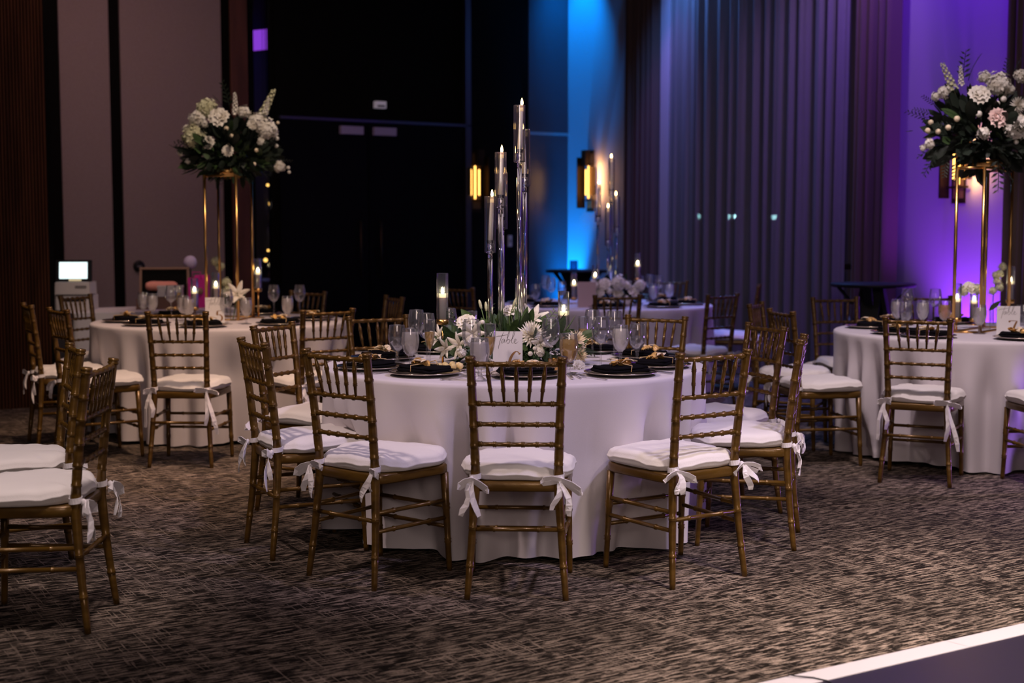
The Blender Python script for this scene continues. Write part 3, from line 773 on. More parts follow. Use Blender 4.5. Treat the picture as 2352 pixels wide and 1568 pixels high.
def bread_mesh(seed):
    rnd = random.Random(seed); b = MB()
    b.grid(lambda u, v: (lambda a, p, r: (r*math.sin(p)*math.cos(a), r*.8*math.sin(p)*math.sin(a), .6*r*math.cos(p)))(2*PI*u, PI*v, .02*(1+.18*math.sin(4*2*PI*u+seed)*math.sin(PI*v)+.1*math.sin(7*PI*v))), 12, 7, True)
    return b.mesh('nugget', M['shell_gold'])
TW = MB(); TW.tube([(-.003,-.078,.004),(0,-.08,.03),(.002,0,.034),(0,.078,.026),(0,.08,.004)], .0022, 6)
TW.tube([(.002,0,.034),(.05,.02,.05),(.09,-.005,.04)], .002, 6); TW.tube([(.002,0,.034),(-.04,-.03,.048),(-.075,-.015,.038)], .002, 6)
TW = TW.mesh('twine', M['twine'])
def ribbon_leaf():
    b = MB(); b.strip([(0,0,.034),(.02,.012,.05),(.045,.018,.052),(.06,.008,.044)], (0,1,0), [.004,.022,.018,.002]); return b.mesh('dried_leaf', M['shell_cream'])
DL = ribbon_leaf()
def fork_mesh():
    b = MB(); b.strip([(0,-.095,.003),(0,-.05,.004),(0,.03,.005),(0,.045,.004)], (1,0,0), [.011,.008,.006,.02], .0012)
    for k in range(4): b.strip([((k-1.5)*.0062,.044,.004),((k-1.5)*.0062,.07,.008),((k-1.5)*.006,.095,.011)], (1,0,0), .0028, .001)
    return b.mesh('fork', M['steel'])
def knife_mesh():
    b = MB(); b.strip([(0,-.11,.004),(0,-.02,.005),(0,0,.004),(0,.05,.003),(.002,.1,.003),(.006,.115,.003)], (1,0,0), [.012,.010,.012,.017,.017,.004], .0022); return b.mesh('knife', M['steel'])
def spoon_mesh():
    b = MB(); b.strip([(0,-.095,.003),(0,-.03,.004),(0,.04,.006),(0,.05,.005)], (1,0,0), [.010,.006,.005,.008], .0012)
    b.grid(lambda u, v: (.019*v*math.cos(2*PI*u), .075+.030*v*math.sin(2*PI*u), .003+.006*v*v), 14, 4, True); return b.mesh('spoon', M['steel'])
CUT = dict(fork=fork_mesh(), knife=knife_mesh(), spoon=spoon_mesh())
ZT = TOPZ + .001
def setting(cx, cy, c, where, tid, seed, cutlery=True):
    """plate, napkin and favour at (cx, cy), oriented to the table centre c"""
    rnd = random.Random(seed); th = math.atan2(c.y-cy, c.x-cx) - PI/2
    Rz = Matrix.Rotation(th, 3, 'Z')
    def loc(x, y, z): return Vector((cx, cy, z)) + Rz @ Vector((x, y, 0))
    t = thing('charger_plate', 'dark charger plate with metallic rim ' + where, 'plate', (cx, cy, ZT), th, 'charger plates on ' + tid)
    link('plate_body', PL[0], t); link('plate_rim', PL[1], t)['label'] = 'pale metallic rim'
    a = th + rnd.uniform(-.25, .25)
    n = link('napkin', NAP[seed % 3], None, (cx, cy, ZT+.0175), a); tag(n, 'folded black napkin lying on the plate ' + where, 'napkin', 'black napkins on ' + tid)
    fv = thing('shell_favour', 'shell-like gold favour tied on the napkin ' + where, 'favour', (cx, cy, ZT+.0165), a, 'shell favours on ' + tid)
    link('twine', TW, fv)
    for k in range(rnd.choice((4, 5))):
        me = SH[0] if rnd.random() < .6 else SH[1]
        link('shell', me, fv, (-.055+.026*k+rnd.uniform(-.008,.008), rnd.uniform(-.02,.02), .030+rnd.uniform(0,.008)), rot=(rnd.uniform(-.5,.7), rnd.uniform(-.7,.7), rnd.uniform(0,6.28)), scale=rnd.uniform(.8,1.15))
    for k in range(2): link('dried_leaf', DL, fv, (rnd.uniform(-.01,.01), 0, .0), rotz=rnd.uniform(0,6.28))
    if cutlery:
        for nm, x, lab in (('fork', -.195, 'steel fork left of the plate '), ('knife', .188, 'steel knife right of the plate '), ('spoon', .216, 'steel spoon right of the plate ')):
            o = link(nm, CUT[nm], None, loc(x, -.02, ZT+.0005), th + rnd.uniform(-.08,.08)); tag(o, lab + where, nm, nm + 's on ' + tid)
t1set = [(.062,5.76,'at the front of the nearest table'),(-.38,5.83,'left of the front place at the nearest table'),(-.64,6.08,'at the left end of the nearest table'),
 (-.632,6.53,'at the left rear of the nearest table'),(-.385,6.93,'before the left camera-facing chair at the nearest table'),(.42,6.94,'before the right camera-facing chair at the nearest table'),(.655,6.60,'at the right rear of the nearest table'),(.665,6.17,'at the right end of the nearest table'),(.474,5.83,'right of the front place at the nearest table')]
for i, (x, y, wh) in enumerate(t1set): setting(x, y, T1, wh, 'the nearest table', i)
ORD = ['first','second','third','fourth','fifth','sixth','seventh','eighth','ninth','tenth','eleventh','twelfth','thirteenth']
def settings(lst, c, tname, tid, seed, cut=False):
    lst = sorted(lst, key=lambda p: pix(*p))
    for i, (x, y) in enumerate(lst): setting(x, y, c, '%s from the left on %s' % (ORD[i], tname), tid, seed+i, cut)
def ring(c, r, angs): return [(c.x+r*math.cos(math.radians(a)), c.y+r*math.sin(math.radians(a))) for a in angs]
settings([(-2.03,8.80),(-1.56,9.0),(-1.42,9.50),(-2.44,8.95),(-2.68,9.30),(-1.9,10.14),(-2.5,9.95)], T2, 'the left table', 'the left table', 20)
settings([(2.36,8.20),(2.47,7.94),(2.96,7.77),(2.33,8.72),(2.55,9.05),(3.0,9.15)], T3, 'the right table', 'the right table', 40)
settings([(.78,10.93),(1.25,11.08),(1.50,11.50),(.30,11.17),(.12,11.72),(1.36,12.08)], T4, 'the far table', 'the far table', 60)

# glassware
def glass_mesh(kind):
    b = MB()
    if kind == 'goblet':
        st_ = [(.036,0),(.036,.002),(.020,.005),(.008,.010),(.0055,.02),(.009,.028),(.0065,.036),(.009,.044),(.012,.052)]
        bowl = [(.012,.052),(.026,.064),(.036,.085),(.041,.108),(.0415,.130),(.039,.155),(.0365,.178)]
    elif kind == 'wine':
        st_ = [(.037,0),(.037,.002),(.018,.005),(.006,.012),(.0045,.03),(.0042,.09),(.006,.108),(.010,.114)]
        bowl = [(.010,.114),(.026,.124),(.038,.143),(.0425,.165),(.042,.19),(.038,.215),(.034,.236)]
    else:
        st_ = [(.032,0),(.032,.002),(.015,.005),(.005,.012),(.0042,.03),(.0042,.075),(.006,.088)]
        bowl = [(.006,.088),(.013,.102),(.0195,.125),(.0235,.155),(.0255,.19),(.0262,.225)]
    b.lathe(st_, 18); b.shell(bowl, 24); b.shell([(r-.0012, z) for r, z in reversed(bowl)], 24)
    b.lathe([(bowl[-1][0]-.0012, bowl[-1][1]), (bowl[-1][0]-.0005, bowl[-1][1]+.0012), (bowl[-1][0]+.0003, bowl[-1][1])], 24)
    return b.mesh(kind + '_glass', M['glass']), bowl
GM = {k: glass_mesh(k) for k in ('goblet', 'wine', 'flute')}
def fill_mesh(kind, h, m):
    bowl = GM[kind][1]; pr = [(0, bowl[0][1]+.002)]
    for (r, z), (r2, z2) in zip(bowl, bowl[1:]):
        pr.append((max(.001, r-.0022), z+.001))
        if z2 >= h:
            t = (h-z)/(z2-z); pr.append((r+(r2-r)*t-.0022, h)); break
    pr.append((0, h)); b = MB(); b.lathe(pr, 24); return b.mesh('liquid', m)
FILL = {('goblet','ice'): fill_mesh('goblet', .160, M['water']), ('goblet','clear'): fill_mesh('goblet', .120, M['water_clear']), ('goblet','gold'): fill_mesh('goblet', .150, M['champagne']),
        ('flute','gold'): fill_mesh('flute', .168, M['champagne']), ('wine','clear'): fill_mesh('wine', .150, M['water_clear'])}
KN = {'goblet': ('water_goblet', 'goblet'), 'wine': ('wine_glass', 'wine glass'), 'flute': ('champagne_flute', 'flute')}
def glass(kind, x, y, fill, label, tid):
    o = link(KN[kind][0], GM[kind][0], None, (x, y, ZT)); tag(o, label, KN[kind][1], KN[kind][1] + 's on ' + tid)
    o.rotation_euler = (0, 0, random.uniform(0, 6))
    if fill: link('liquid', FILL[(kind, fill)], o)['label'] = {'ice':'cloudy iced water','clear':'clear water','gold':'pale gold sparkling wine'}[fill]
t1g = [('goblet',-.469,6.176,'ice','goblet of cloudy iced water, largest left of the gold candle stand on the nearest table'),
 ('goblet',-.550,6.40,'clear','goblet with little water, leftmost glass on the nearest table'),
 ('goblet',-.135,5.60,'ice','goblet of iced water just left of the table card'),
 ('goblet',.249,5.869,'gold','goblet of pale gold drink just right of the front chair back'),
 ('goblet',.519,6.40,'ice','goblet of iced water left of the rightmost goblet on the nearest table'),
 ('goblet',.605,6.47,'clear','rightmost goblet on the nearest table, half full and clear'),
 ('wine',.173,5.99,None,'empty wine glass in front of the right candle on the nearest table'),
 ('wine',.406,6.12,'clear','wine glass with a little liquid, foremost of the right-hand cluster on the nearest table'),
 ('wine',.50,6.55,None,'empty wine glass behind the iced goblet at right of the nearest table'),
 ('wine',-.18,5.93,None,'empty wine glass in front of the white rose on the nearest table'),
 ('wine',-.405,6.36,None,'empty wine glass close left of the gold candle stand on the nearest table'),
 ('wine',-.475,6.66,None,'wine glass behind the largest iced goblet on the nearest table'),
 ('wine',-.32,6.80,None,'wine glass behind the left ribbed candle of the nearest table'),
 ('wine',.40,6.66,None,'wine glass behind the right-hand cluster on the nearest table'),
 ('flute',-.375,6.09,'gold','flute of gold wine left of the gold candle stand on the nearest table'),
 ('flute',-.095,5.80,'gold','flute of gold wine tucked behind the table card'),
 ('flute',.335,6.30,'gold','slim flute right of the gold goblet on the nearest table'),
 ('flute',.26,6.72,None,'empty flute behind the right candle of the nearest table'),
 ('flute',-.20,6.74,None,'empty flute behind the white flowers of the nearest table')]
for k, x, y, fl_, lab in t1g: glass(k, x, y, fl_, lab, 'the nearest table')
def glasses(lst, tname, tid):
    lst = sorted(lst, key=lambda g: pix(g[1], g[2]))
    for i, (k, x, y, fl_) in enumerate(lst): glass(k, x, y, fl_, '%s %s, %s glass from the left on %s' % ({'ice':'iced','clear':'clear','gold':'gold-filled',None:'empty'}[fl_], KN[k][1], ORD[i], tname), tid)
glasses([('goblet',-2.73,9.93,'ice'),('goblet',-2.60,9.70,'ice'),('flute',-2.50,10.05,'gold'),('goblet',-2.31,9.42,'ice'),('goblet',-2.22,9.20,'ice'),('wine',-1.93,9.08,None),('goblet',-1.80,9.08,'ice'),
 ('wine',-1.74,9.80,None),('goblet',-1.56,9.32,'ice'),('wine',-1.55,9.80,None),('wine',-2.47,9.72,None)], 'the left table', 'the left table')
glasses([('goblet',2.55,8.88,'ice'),('wine',2.70,9.16,None),('goblet',2.68,8.75,'ice'),('wine',2.87,9.10,None),('goblet',2.80,8.68,'gold'),('goblet',2.86,8.20,'ice'),('goblet',2.50,8.52,'clear'),('goblet',3.11,8.16,'clear')], 'the right table', 'the right table')
glasses([('goblet',.20,11.46,'clear'),('wine',.33,11.36,None),('goblet',.45,12.1,'clear'),('goblet',1.20,11.42,'ice'),('wine',1.30,11.90,None),('goblet',1.38,11.76,'ice'),('wine',1.25,12.2,None),('wine',.30,12.0,None),('wine',1.12,11.75,None)], 'the far table', 'the far table')
# butter dish at the nearest table
t = thing('butter_dish', 'small gold-rimmed dish heaped with round butter balls on the nearest table', 'dish', (-.275, 6.02, ZT))
q = MB(); q.lathe([(0,.002),(.05,.003),(.075,.012),(.078,.012),(.055,0),(0,0)], 24); q.build('dish', M['rim'], t)
BM = MB(); BM.lathe([(0,-.015),(.010,-.011),(.0155,0),(.011,.011),(0,.015)], 12); BM = BM.mesh('butter_ball', M['butter'])
for i, (x, y, z) in enumerate(((-.05,0,.02),(-.02,-.02,.021),(.012,-.018,.02),(.042,0,.02),(-.028,.022,.022),(.006,.014,.026),(.034,.024,.021))): link('butter_ball', BM, t, (x, y, z))
t = thing('gold_votive', 'small gold votive cup between the gold goblet and the front chair of the nearest table', 'votive', (.19, 6.06, ZT))
q = MB(); q.shell([(.024,0),(.028,.05)], 20); q.lathe([(0,0),(.024,0),(.024,.002),(0,.002)], 20); q.shell([(.0265,.05),(.0225,.002)], 20); q.build('cup', M['gold'], t)
q = MB(); q.lathe([(0,.003),(.022,.003),(.022,.03),(0,.032)], 16); q.build('wax', M['candle'], t)

# ------------------------------------------------------------------ lettering
def stroke(b, pts, w0, w1=None, z=.0):
    """flat pen stroke on the x-z plane, y = z; smooth through points"""
    P = [Vector((x, y)) for x, y in pts]; Q = []
    for i in range(len(P)-1):
        p0 = P[max(i-1,0)]; p1 = P[i]; p2 = P[i+1]; p3 = P[min(i+2,len(P)-1)]
        for k in range(6):
            t = k/6; Q.append(.5*((2*p1)+(p2-p0)*t+(2*p0-5*p1+4*p2-p3)*t*t+(3*p1-p0-3*p2+p3)*t**3))
    Q.append(P[-1]); n = len(Q); vs = []
    for i in range(n):
        d = (Q[min(i+1,n-1)]-Q[max(i-1,0)]); d = d.normalized() if d.length > 1e-9 else Vector((1,0)); nn = Vector((-d.y, d.x))
        ww = w0 if w1 is None else (w0 + (w1-w0)*abs(d.y)**1.5)
        ww *= .35+.65*min(1, 6*min(i, n-1-i)/n)
        vs += [(Q[i].x+nn.x*ww/2, z, Q[i].y+nn.y*ww/2), (Q[i].x-nn.x*ww/2, z, Q[i].y-nn.y*ww/2)]
    b.add(vs, [(2*i, 2*i+1, 2*i+3, 2*i+2) for i in range(n-1)])
def script_table(b, ox, oz, s, z):
    def S(pts, w): stroke(b, [(ox+x*s, oz+y*s) for x, y in pts], w, None, z)
    w_ = .0014
    S([(-.32,.78),(.10,.98),(.55,1.02),(1.05,1.12),(1.3,1.22)], w_)                      # long crossbar of t
    S([(.85,1.55),(.62,1.0),(.38,.35),(.22,-.30),(.20,-.62)], w_*1.1)                   # t stem
    S([(.62,.30),(.95,.52),(.78,.62),(.58,.40),(.55,.18),(.72,.14),(.92,.40),(.98,.55),(.92,.25),(1.05,.18)], w_)   # a
    S([(1.05,.18),(1.30,.70),(1.58,1.45),(1.52,1.62),(1.36,1.15),(1.18,.22)], w_)                                 # b stem
    S([(1.22,.36),(1.40,.58),(1.58,.52),(1.58,.28),(1.40,.10),(1.20,.18)], w_)                                      # b bowl
    S([(1.60,.40),(1.95,.72),(2.24,1.52),(2.20,1.72),(2.02,1.28),(1.84,.45),(1.86,.14),(2.02,.14)], w_)             # l
    S([(2.02,.14),(2.34,.42),(2.36,.60),(2.22,.60),(2.14,.34),(2.22,.12),(2.42,.12),(2.68,.36)], w_)                # e
DIG = {'6': [[(.62,.92),(.45,1.02),(.22,.80),(.08,.42),(.16,.08),(.38,0),(.60,.12),(.64,.36),(.48,.54),(.26,.48),(.12,.30)], [(.62,.92),(.66,.86)]],
       '5': [[(.60,.98),(.20,.94)], [(.20,.94),(.15,.55)], [(.15,.55),(.38,.60),(.58,.44),(.58,.18),(.38,.02),(.16,.04),(.08,.14)]],
       '7': [[(.08,.86),(.10,.98),(.64,.98)], [(.64,.98),(.44,.55),(.30,0)]]}
def table_card(x, y, rz, digit, w_, h_, label, gr):
    t = thing('table_card', label, 'table card', (x, y, ZT), rz, gr)
    q = MB(); q.box((0,0,h_/2), (w_, .003, h_)); q.build('card', M['card'], t)
    q = MB(); q.box((0,.025,.004), (w_*.6,.05,.006)); q.build('card_foot', M['acrylic'], t)
    q = MB(); script_table(q, -w_*.36, h_*.70, w_*.27, -.0022); q.build('lettering', M['ink'], t)['label'] = 'handwritten word table'
    q = MB(); s = h_*.42
    for st_ in DIG[digit]: stroke(q, [(w_*.02+px*s, h_*.10+pz*s) for px, pz in st_], .0026, .0125, -.0022)
    q.build('numeral', M['ink_gold'], t)['label'] = 'copper numeral ' + digit
table_card(-.019, 5.89, -.06, '6', .131, .186, 'white table card lettered table six in front of the white flowers', 'table cards')
table_card(-2.012, 9.08, .05, '5', .128, .18, 'white table card lettered table five below the tall flowers', 'table cards')
table_card(2.97, 8.02, -.1, '7', .135, .18, 'white table card lettered table seven at the right edge', 'table cards')

# ------------------------------------------------------------------ candles
FL = MB(); FL.lathe([(0,0),(.0045,.004),(.0065,.011),(.0052,.020),(.0025,.029),(0,.036)], 10)
FLAME = FL.mesh('flame', M['flame'])
FL2 = MB(); FL2.lathe([(0,0),(.006,.004),(.008,.012),(.006,.022),(0,.034)], 10); FLAME2 = FL2.mesh('flame', M['flame_led'])
def chimney_mesh(h, r):
    b = MB(); b.shell([(r,0),(r,h)], 48, (0,0,0), 16, .035); b.shell([(r-.003,h),(r-.003,.004)], 48, (0,0,0), 16, .035)
    b.lathe([(r-.003,h),(r-.0015,h+.001),(r,h)], 48, (0,0,0), 16, .035); return b.mesh('glass_chimney', M['chimney'])
CHM = chimney_mesh(.232, .0265)
PILL = MB(); PILL.lathe([(0,0),(.0205,0),(.0205,.13),(.019,.136),(0,.133)], 18); PILL = PILL.mesh('candle_body', M['candle'])
PILT = MB(); PILT.lathe([(.0206,.118),(.0207,.13),(.019,.1365),(0,.1335)], 18); PILT = PILT.mesh('lit_top', M['wax_lit'])
def hurricane(x, y, ph, where, gr, ch=.232, scale=1.0):
    """gold stand of height ph with ribbed glass chimney; the candle inside is a thing of its own"""
    t = thing('candle_stand', 'gold stand with ribbed glass chimney ' + where, 'candle holder', (x, y, ZT), 0, gr)
    q = MB(); q.lathe([(0,0),(.044,0),(.044,.004),(.01,.008),(0,.008)], 24)
    q.build('stand_foot', M['gold'], t)
    if ph > .03: q = MB(); q.lathe([(.0052,.006),(.0052,ph)], 12); q.build('stand_pole', M['gold'], t)
    q = MB(); q.lathe([(0,ph-.002),(.02,ph-.002),(.0285,ph+.003),(.0292,ph+.024),(.0278,ph+.024),(.0272,ph+.006),(0,ph+.005)], 28); cu = q.build('cup', M['gold'], t)
    link('glass_chimney', CHM, cu, (0,0,ph+.006))['label'] = 'ribbed clear glass chimney'
    c = thing('led_candle', 'ivory candle glowing in the chimney ' + where, 'candle', (x, y, ZT+ph+.007), 0, gr + ' candles')
    link('candle_body', PILL, c); link('lit_top', PILT, c); link('flame', FLAME2, c, (0,0,.134))
hurricane(-.324, 6.257, .192, 'left of the flowers on the nearest table', 'ribbed candles on the nearest table')
hurricane(.244, 6.33, .105, 'right of the card on the nearest table', 'ribbed candles on the nearest table')
hurricane(.043, 6.60, .155, 'behind the acrylic rods on the nearest table', 'ribbed candles on the nearest table')
hurricane(-2.37, 10.02, .04, 'left of the gold flower stand on the left table', 'ribbed candles on the left table')
hurricane(-2.095, 9.50, .10, 'between the gold legs on the left table', 'ribbed candles on the left table')
hurricane(-1.845, 9.76, .19, 'right of the gold flower stand on the left table', 'ribbed candles on the left table')
hurricane(2.80, 8.44, .06, 'by the left gold leg on the right table', 'ribbed candles on the right table')
hurricane(3.10, 9.0, .02, 'behind the gold legs on the right table', 'ribbed candles on the right table')
hurricane(3.24, 8.73, .16, 'right of the gold legs on the right table', 'ribbed candles on the right table')
hurricane(1.09, 11.66, .20, 'on the right of the far table', 'ribbed candles on the far table')
hurricane(.54, 11.7, .03, 'on the left of the far table', 'ribbed candles on the far table')
hurricane(.74, 11.95, .09, 'in the middle of the far table', 'ribbed candles on the far table')

def candelabra(loc, arms, label, tname):
    """arms = (dx, dy, z of shade bottom, z of shade top, z of flame tip)"""
    t = thing('candelabra', label, 'candelabra', (loc[0], loc[1], ZT))
    q = MB(); q.lathe([(0,0),(.12,0),(.12,.012),(.10,.016),(0,.016)], 32); q.build('base_plate', M['acrylic'], t)
    order = sorted(range(len(arms)), key=lambda i: -arms[i][4]); rank = {i: k for k, i in enumerate(order)}
    for i, (dx, dy, zb, zt, zf) in enumerate(arms):
        zb -= ZT; zt -= ZT; zf -= ZT
        q = MB(); q.tube([(dx,dy,.016),(dx,dy,zb-.03)], .0125, 14); rod = q.build('rod', M['acrylic'], t)
        q = MB(); q.lathe([(0,zb-.03),(.011,zb-.03),(.011,zb-.008),(.007,zb-.004),(.026,zb),(.026,zb+.004),(.008,zb+.008),(.010,zb+.02),(.014,zb+.03),(.012,zb+.036),(.022,zb+.058),(.0205,zb+.058),(.011,zb+.04),(0,zb+.038)], 20, (dx,dy,0)); q.build('candle_cup', M['acrylic'], rod)
        q = MB(); q.shell([(.027,zb),(.027,zt)], 24, (dx,dy,0)); q.shell([(.0255,zt),(.0255,zb+.004)], 24, (dx,dy,0)); q.lathe([(.0255,zt),(.026,zt+.001),(.027,zt)], 24, (dx,dy,0)); q.build('glass_shade', M['shade'], rod)
        hh = zf - .036 - (zb+.040)
        lean = random.uniform(-.012, .012)
        c = thing('taper_candle', 'ivory taper candle, %s of %s' % (['tallest','second tallest','third tallest','fourth tallest','lowest'][rank[i]] if rank[i] < len(arms)-1 else 'lowest', tname), 'candle', (loc[0]+dx, loc[1]+dy, ZT+zb+.040), 0, 'taper candles of ' + tname)
        q = MB(); q.tube([(0,0,0),(lean*.5,0,hh*.5),(lean,0,hh-.004),(lean,0,hh)], [.0115,.0105,.0088,.006], 14); q.build('wax', M['candle'], c)
        q = MB(); q.tube([(lean*.93,0,hh*.87),(lean*.97,0,hh*.94),(lean,0,hh-.002)],[.0096,.0093,.0066],14); q.build('lit_tip', M['taper_lit'], c)
        link('flame', FLAME, c, (lean,0,hh-.003))
def zpx(py, Y): return at(1176, py, Y).z
arms = []
for px, yb, yt, yf, Y in ((1131,580,451,433,6.28),(1150,476,350,331,6.24),(1153,526,396,381,6.40),(1193,372,242,223,6.26),(1205,427,297,279,6.42)):
    p = at(px, yb, Y); arms.append((p.x-.01, Y-6.34, zpx(yb,Y), zpx(yt,Y), zpx(yf,Y)))
arms[0] = (at(1126,600,6.28).x-.01, *arms[0][1:])
candelabra((.01, 6.34), arms, 'tall clear acrylic candelabra with five tapers in glass shades on the nearest table', 'the near candelabra')
arms = []
for px, yf, Y in ((1405,352,11.6),(1374,412,11.55),(1417,438,11.7),(1397,466,11.5)):
    p = at(px, yf, Y); zf = p.z; arms.append((p.x-.86, Y-11.62, zf-.36, zf-.05, zf))
candelabra((.86, 11.62), arms, 'dim clear candelabra with four tapers on the far table', 'the far candelabra')

# ------------------------------------------------------------------ flowers
def petal_grid(b, base, yaw, tilt, L, w_, curl, m=3, n=3, tip=.6):
    Mx = Matrix.Translation(base) @ Matrix.Rotation(yaw, 4, 'Z') @ Matrix.Rotation(tilt, 4, 'Y')
    def fn(u, v):
        ww = w_*(math.sin(PI*(.18+.70*v))**.8 if tip > .5 else math.sin(PI*(.10+.86*v)))
        x = curl*(v*v)*L + .12*L*abs(u-.5)*2*.5; y = (u-.5)*ww; z = L*v
        return Mx @ Vector((x - .25*w_*(1-(2*u-1)**2)*.5, y, z))
    b.grid(fn, m, n)
def rose_mesh(name, m, seed=0, openn=1.0):
    rnd = random.Random(seed); b = MB()
    layers = [(4, .10, .35, .55, -.15), (5, .22, .50, .75, .0), (6, .5, .62, .85, .15), (7, .85, .72, .95, .30), (7, 1.15, .80, 1.0, .45)]
    for k, (n, tilt, L, w_, curl) in enumerate(layers):
        for i in range(n):
            petal_grid(b, Vector((0,0,-.35+.02*k)), 2*PI*i/n + k*.6 + rnd.uniform(-.15,.15), tilt*openn*.75+rnd.uniform(-.06,.06), L+.1, w_, curl+rnd.uniform(-.05,.05))
    b.lathe([(0,-.45),(.24,-.35),(.32,-.05),(.24,.24),(.1,.36),(0,.33)], 10)
    return b.mesh(name, m)
def mum_mesh(name, m, seed=0):
    rnd = random.Random(seed); b = MB()
    for n, tilt, L in ((10,.15,.5),(14,.45,.65),(18,.8,.8),(20,1.15,.95),(20,1.5,1.0),(16,1.85,1.0)):
        for i in range(n):
            petal_grid(b, Vector((0,0,-.3)), 2*PI*i/n+rnd.uniform(-.12,.12)+tilt, tilt+rnd.uniform(-.08,.08), L*rnd.uniform(.9,1.05), .17, -.22, 1, 4, .4)
    return b.mesh(name, m)
def lily_mesh(name, m, seed=0):
    rnd = random.Random(seed); b = MB()
    for i in range(6): petal_grid(b, Vector((0,0,-.5)), 2*PI*i/6+rnd.uniform(-.1,.1), .55+.15*(i%2)+rnd.uniform(-.1,.1), 1.3, .52, .42, 4, 5, .4)
    for i in range(5): b.tube([(0,0,-.4),(.15*math.cos(i*1.25),.15*math.sin(i*1.25),.4)], .02, 4)
    return b.mesh(name, m)
def hydrangea_mesh(name, m, seed=0, n=80, r=1.0, fs=.30):
    rnd = random.Random(seed); b = MB()
    for i in range(n):
        z = 1-1.6*(i+.5)/n; a = i*2.39996; rr = math.sqrt(max(0,1-z*z))
        nrm = Vector((rr*math.cos(a), rr*math.sin(a), z)); c = nrm*r*rnd.uniform(.72,1.05)*(1+.12*math.sin(3*a+2*z))
        q = nrm.to_track_quat('Z', 'Y').to_matrix(); tw = rnd.uniform(0, 6)
        for k in range(4):
            t_ = tw + k*PI/2; d1 = q @ Vector((math.cos(t_), math.sin(t_), 0)); d2 = q @ Vector((-math.sin(t_), math.cos(t_), 0))
            vs = [c, c+d1*fs*.6+d2*fs*.45+nrm*.04, c+d1*fs+nrm*rnd.uniform(-.04,.14), c+d1*fs*.6-d2*fs*.45+nrm*.04]
            b.add(vs, [(0,3,2,1)])
    b.lathe([(0,-.7),(.45,-.5),(.62,0),(.45,.45),(0,.62)], 10)
    return b.mesh(name, m)
def bud_mesh(name, m):
    b = MB(); b.lathe([(0,-1),(.55,-.75),(.9,-.2),(.95,.2),(.7,.7),(.3,.95),(0,1)], 12)
    for i in range(6): petal_grid(b, Vector((0,0,-.9)), i*PI/3, .25, 1.9, .8, -.12, 2, 3)
    return b.mesh(name, m)
def lilybud_mesh(name, m):
    b = MB(); b.tube([(0,0,0),(0,0,.3),(.02,0,1.2),(.03,0,2.2),(.04,0,2.8),(.04,0,3.0)], [.15,.32,.45,.42,.25,.06], 9); return b.mesh(name, m)
def spike_mesh(name, m, seed=0, n=44):
    """stem of stock: florets along z from 0 to 1, unit length"""
    rnd = random.Random(seed); b = MB()
    b.tube([(0,0,-.3),(0,0,1)], [.012,.006], 5)
    for i in range(n):
        v = i/n; a = i*2.4; r = .13*(1-.65*v); c = Vector((r*math.cos(a), r*math.sin(a), v)); s = .085*(1-.55*v)
        nrm = Vector((math.cos(a), math.sin(a), .5)).normalized(); q = nrm.to_track_quat('Z','Y').to_matrix()
        for k in range(5):
            t_ = k*1.2566+rnd.uniform(0,.5); d1 = q @ Vector((math.cos(t_), math.sin(t_), 0)); d2 = q @ Vector((-math.sin(t_), math.cos(t_), 0))
            b.add([c-nrm*.02, c+d1*s*.6+d2*s*.5+nrm*.01, c+d1*s+nrm*.03, c+d1*s*.6-d2*s*.5+nrm*.01], [(0,3,2,1)])
    return b.mesh(name, m)
def leaf_mesh(name, m, w_=.34, curl=.2, seed=0):
    b = MB()
    def fn(u, v):
        ww = w_*math.sin(PI*(.04+.95*v))**.9
        return Vector(((u-.5)*ww*2*.5, curl*v*v*.8 + .10*abs(u-.5)*2*ww, v))
    b.grid(fn, 4, 6); b.grid(lambda u, v: Vector(((u-.5)*.02, curl*v*v*.8-.008, v)), 1, 6)
    return b.mesh(name, m)
def sprig_mesh(name, m, n=11, hang=0.0):
    b = MB(); pts = [(0, .25*t*t + hang*0, t) for t in [i/6 for i in range(7)]]; b.tube(pts, [.012]*6+[.004], 4)
    for i in range(n):
        t_ = .15+.85*i/n; s = 1 if i % 2 else -1; base = Vector((0,.25*t_*t_,t_)); L = .30*(1-.45*t_)
        d = Vector((s*.85,.1,.55)).normalized(); sd = d.cross(Vector((0,1,0))).normalized()
        b.add([base, base+d*L*.5+sd*L*.16, base+d*L, base+d*L*.5-sd*L*.16], [(0,1,2,3)])
    return b.mesh(name, m)

FW = dict(rose=rose_mesh('rose', M['petal'], 1), rose_pink=rose_mesh('rose', M['petal_pink'], 2, .9), mum=mum_mesh('chrysanthemum', M['petal'], 3), mum_cream=mum_mesh('chrysanthemum', M['petal_cream'], 4),
  lily=lily_mesh('lily', M['petal'], 5), hyd=hydrangea_mesh('hydrangea', M['petal'], 6), hyd_green=hydrangea_mesh('hydrangea', M['petal_green'], 7), stock_f=hydrangea_mesh('carnation', M['petal'], 8, 45, 1.0, .38),
  bud=bud_mesh('rosebud', M['petal']), bud_cream=bud_mesh('rosebud', M['petal_cream']), lilybud=lilybud_mesh('lily_bud', M['petal_green']), spike=spike_mesh('stock_spike', M['petal'], 9), spike_green=spike_mesh('stock_spike', M['petal_green'], 10),
  leaf=leaf_mesh('leaf', M['leaf'], .36), leaf2=leaf_mesh('leaf', M['leaf_mid'], .42, .3), leafd=leaf_mesh('leaf', M['leaf_dark'], .5, .15), sprig=sprig_mesh('leaf_sprig', M['leaf']), sprigd=sprig_mesh('leaf_sprig', M['leaf_dark']))
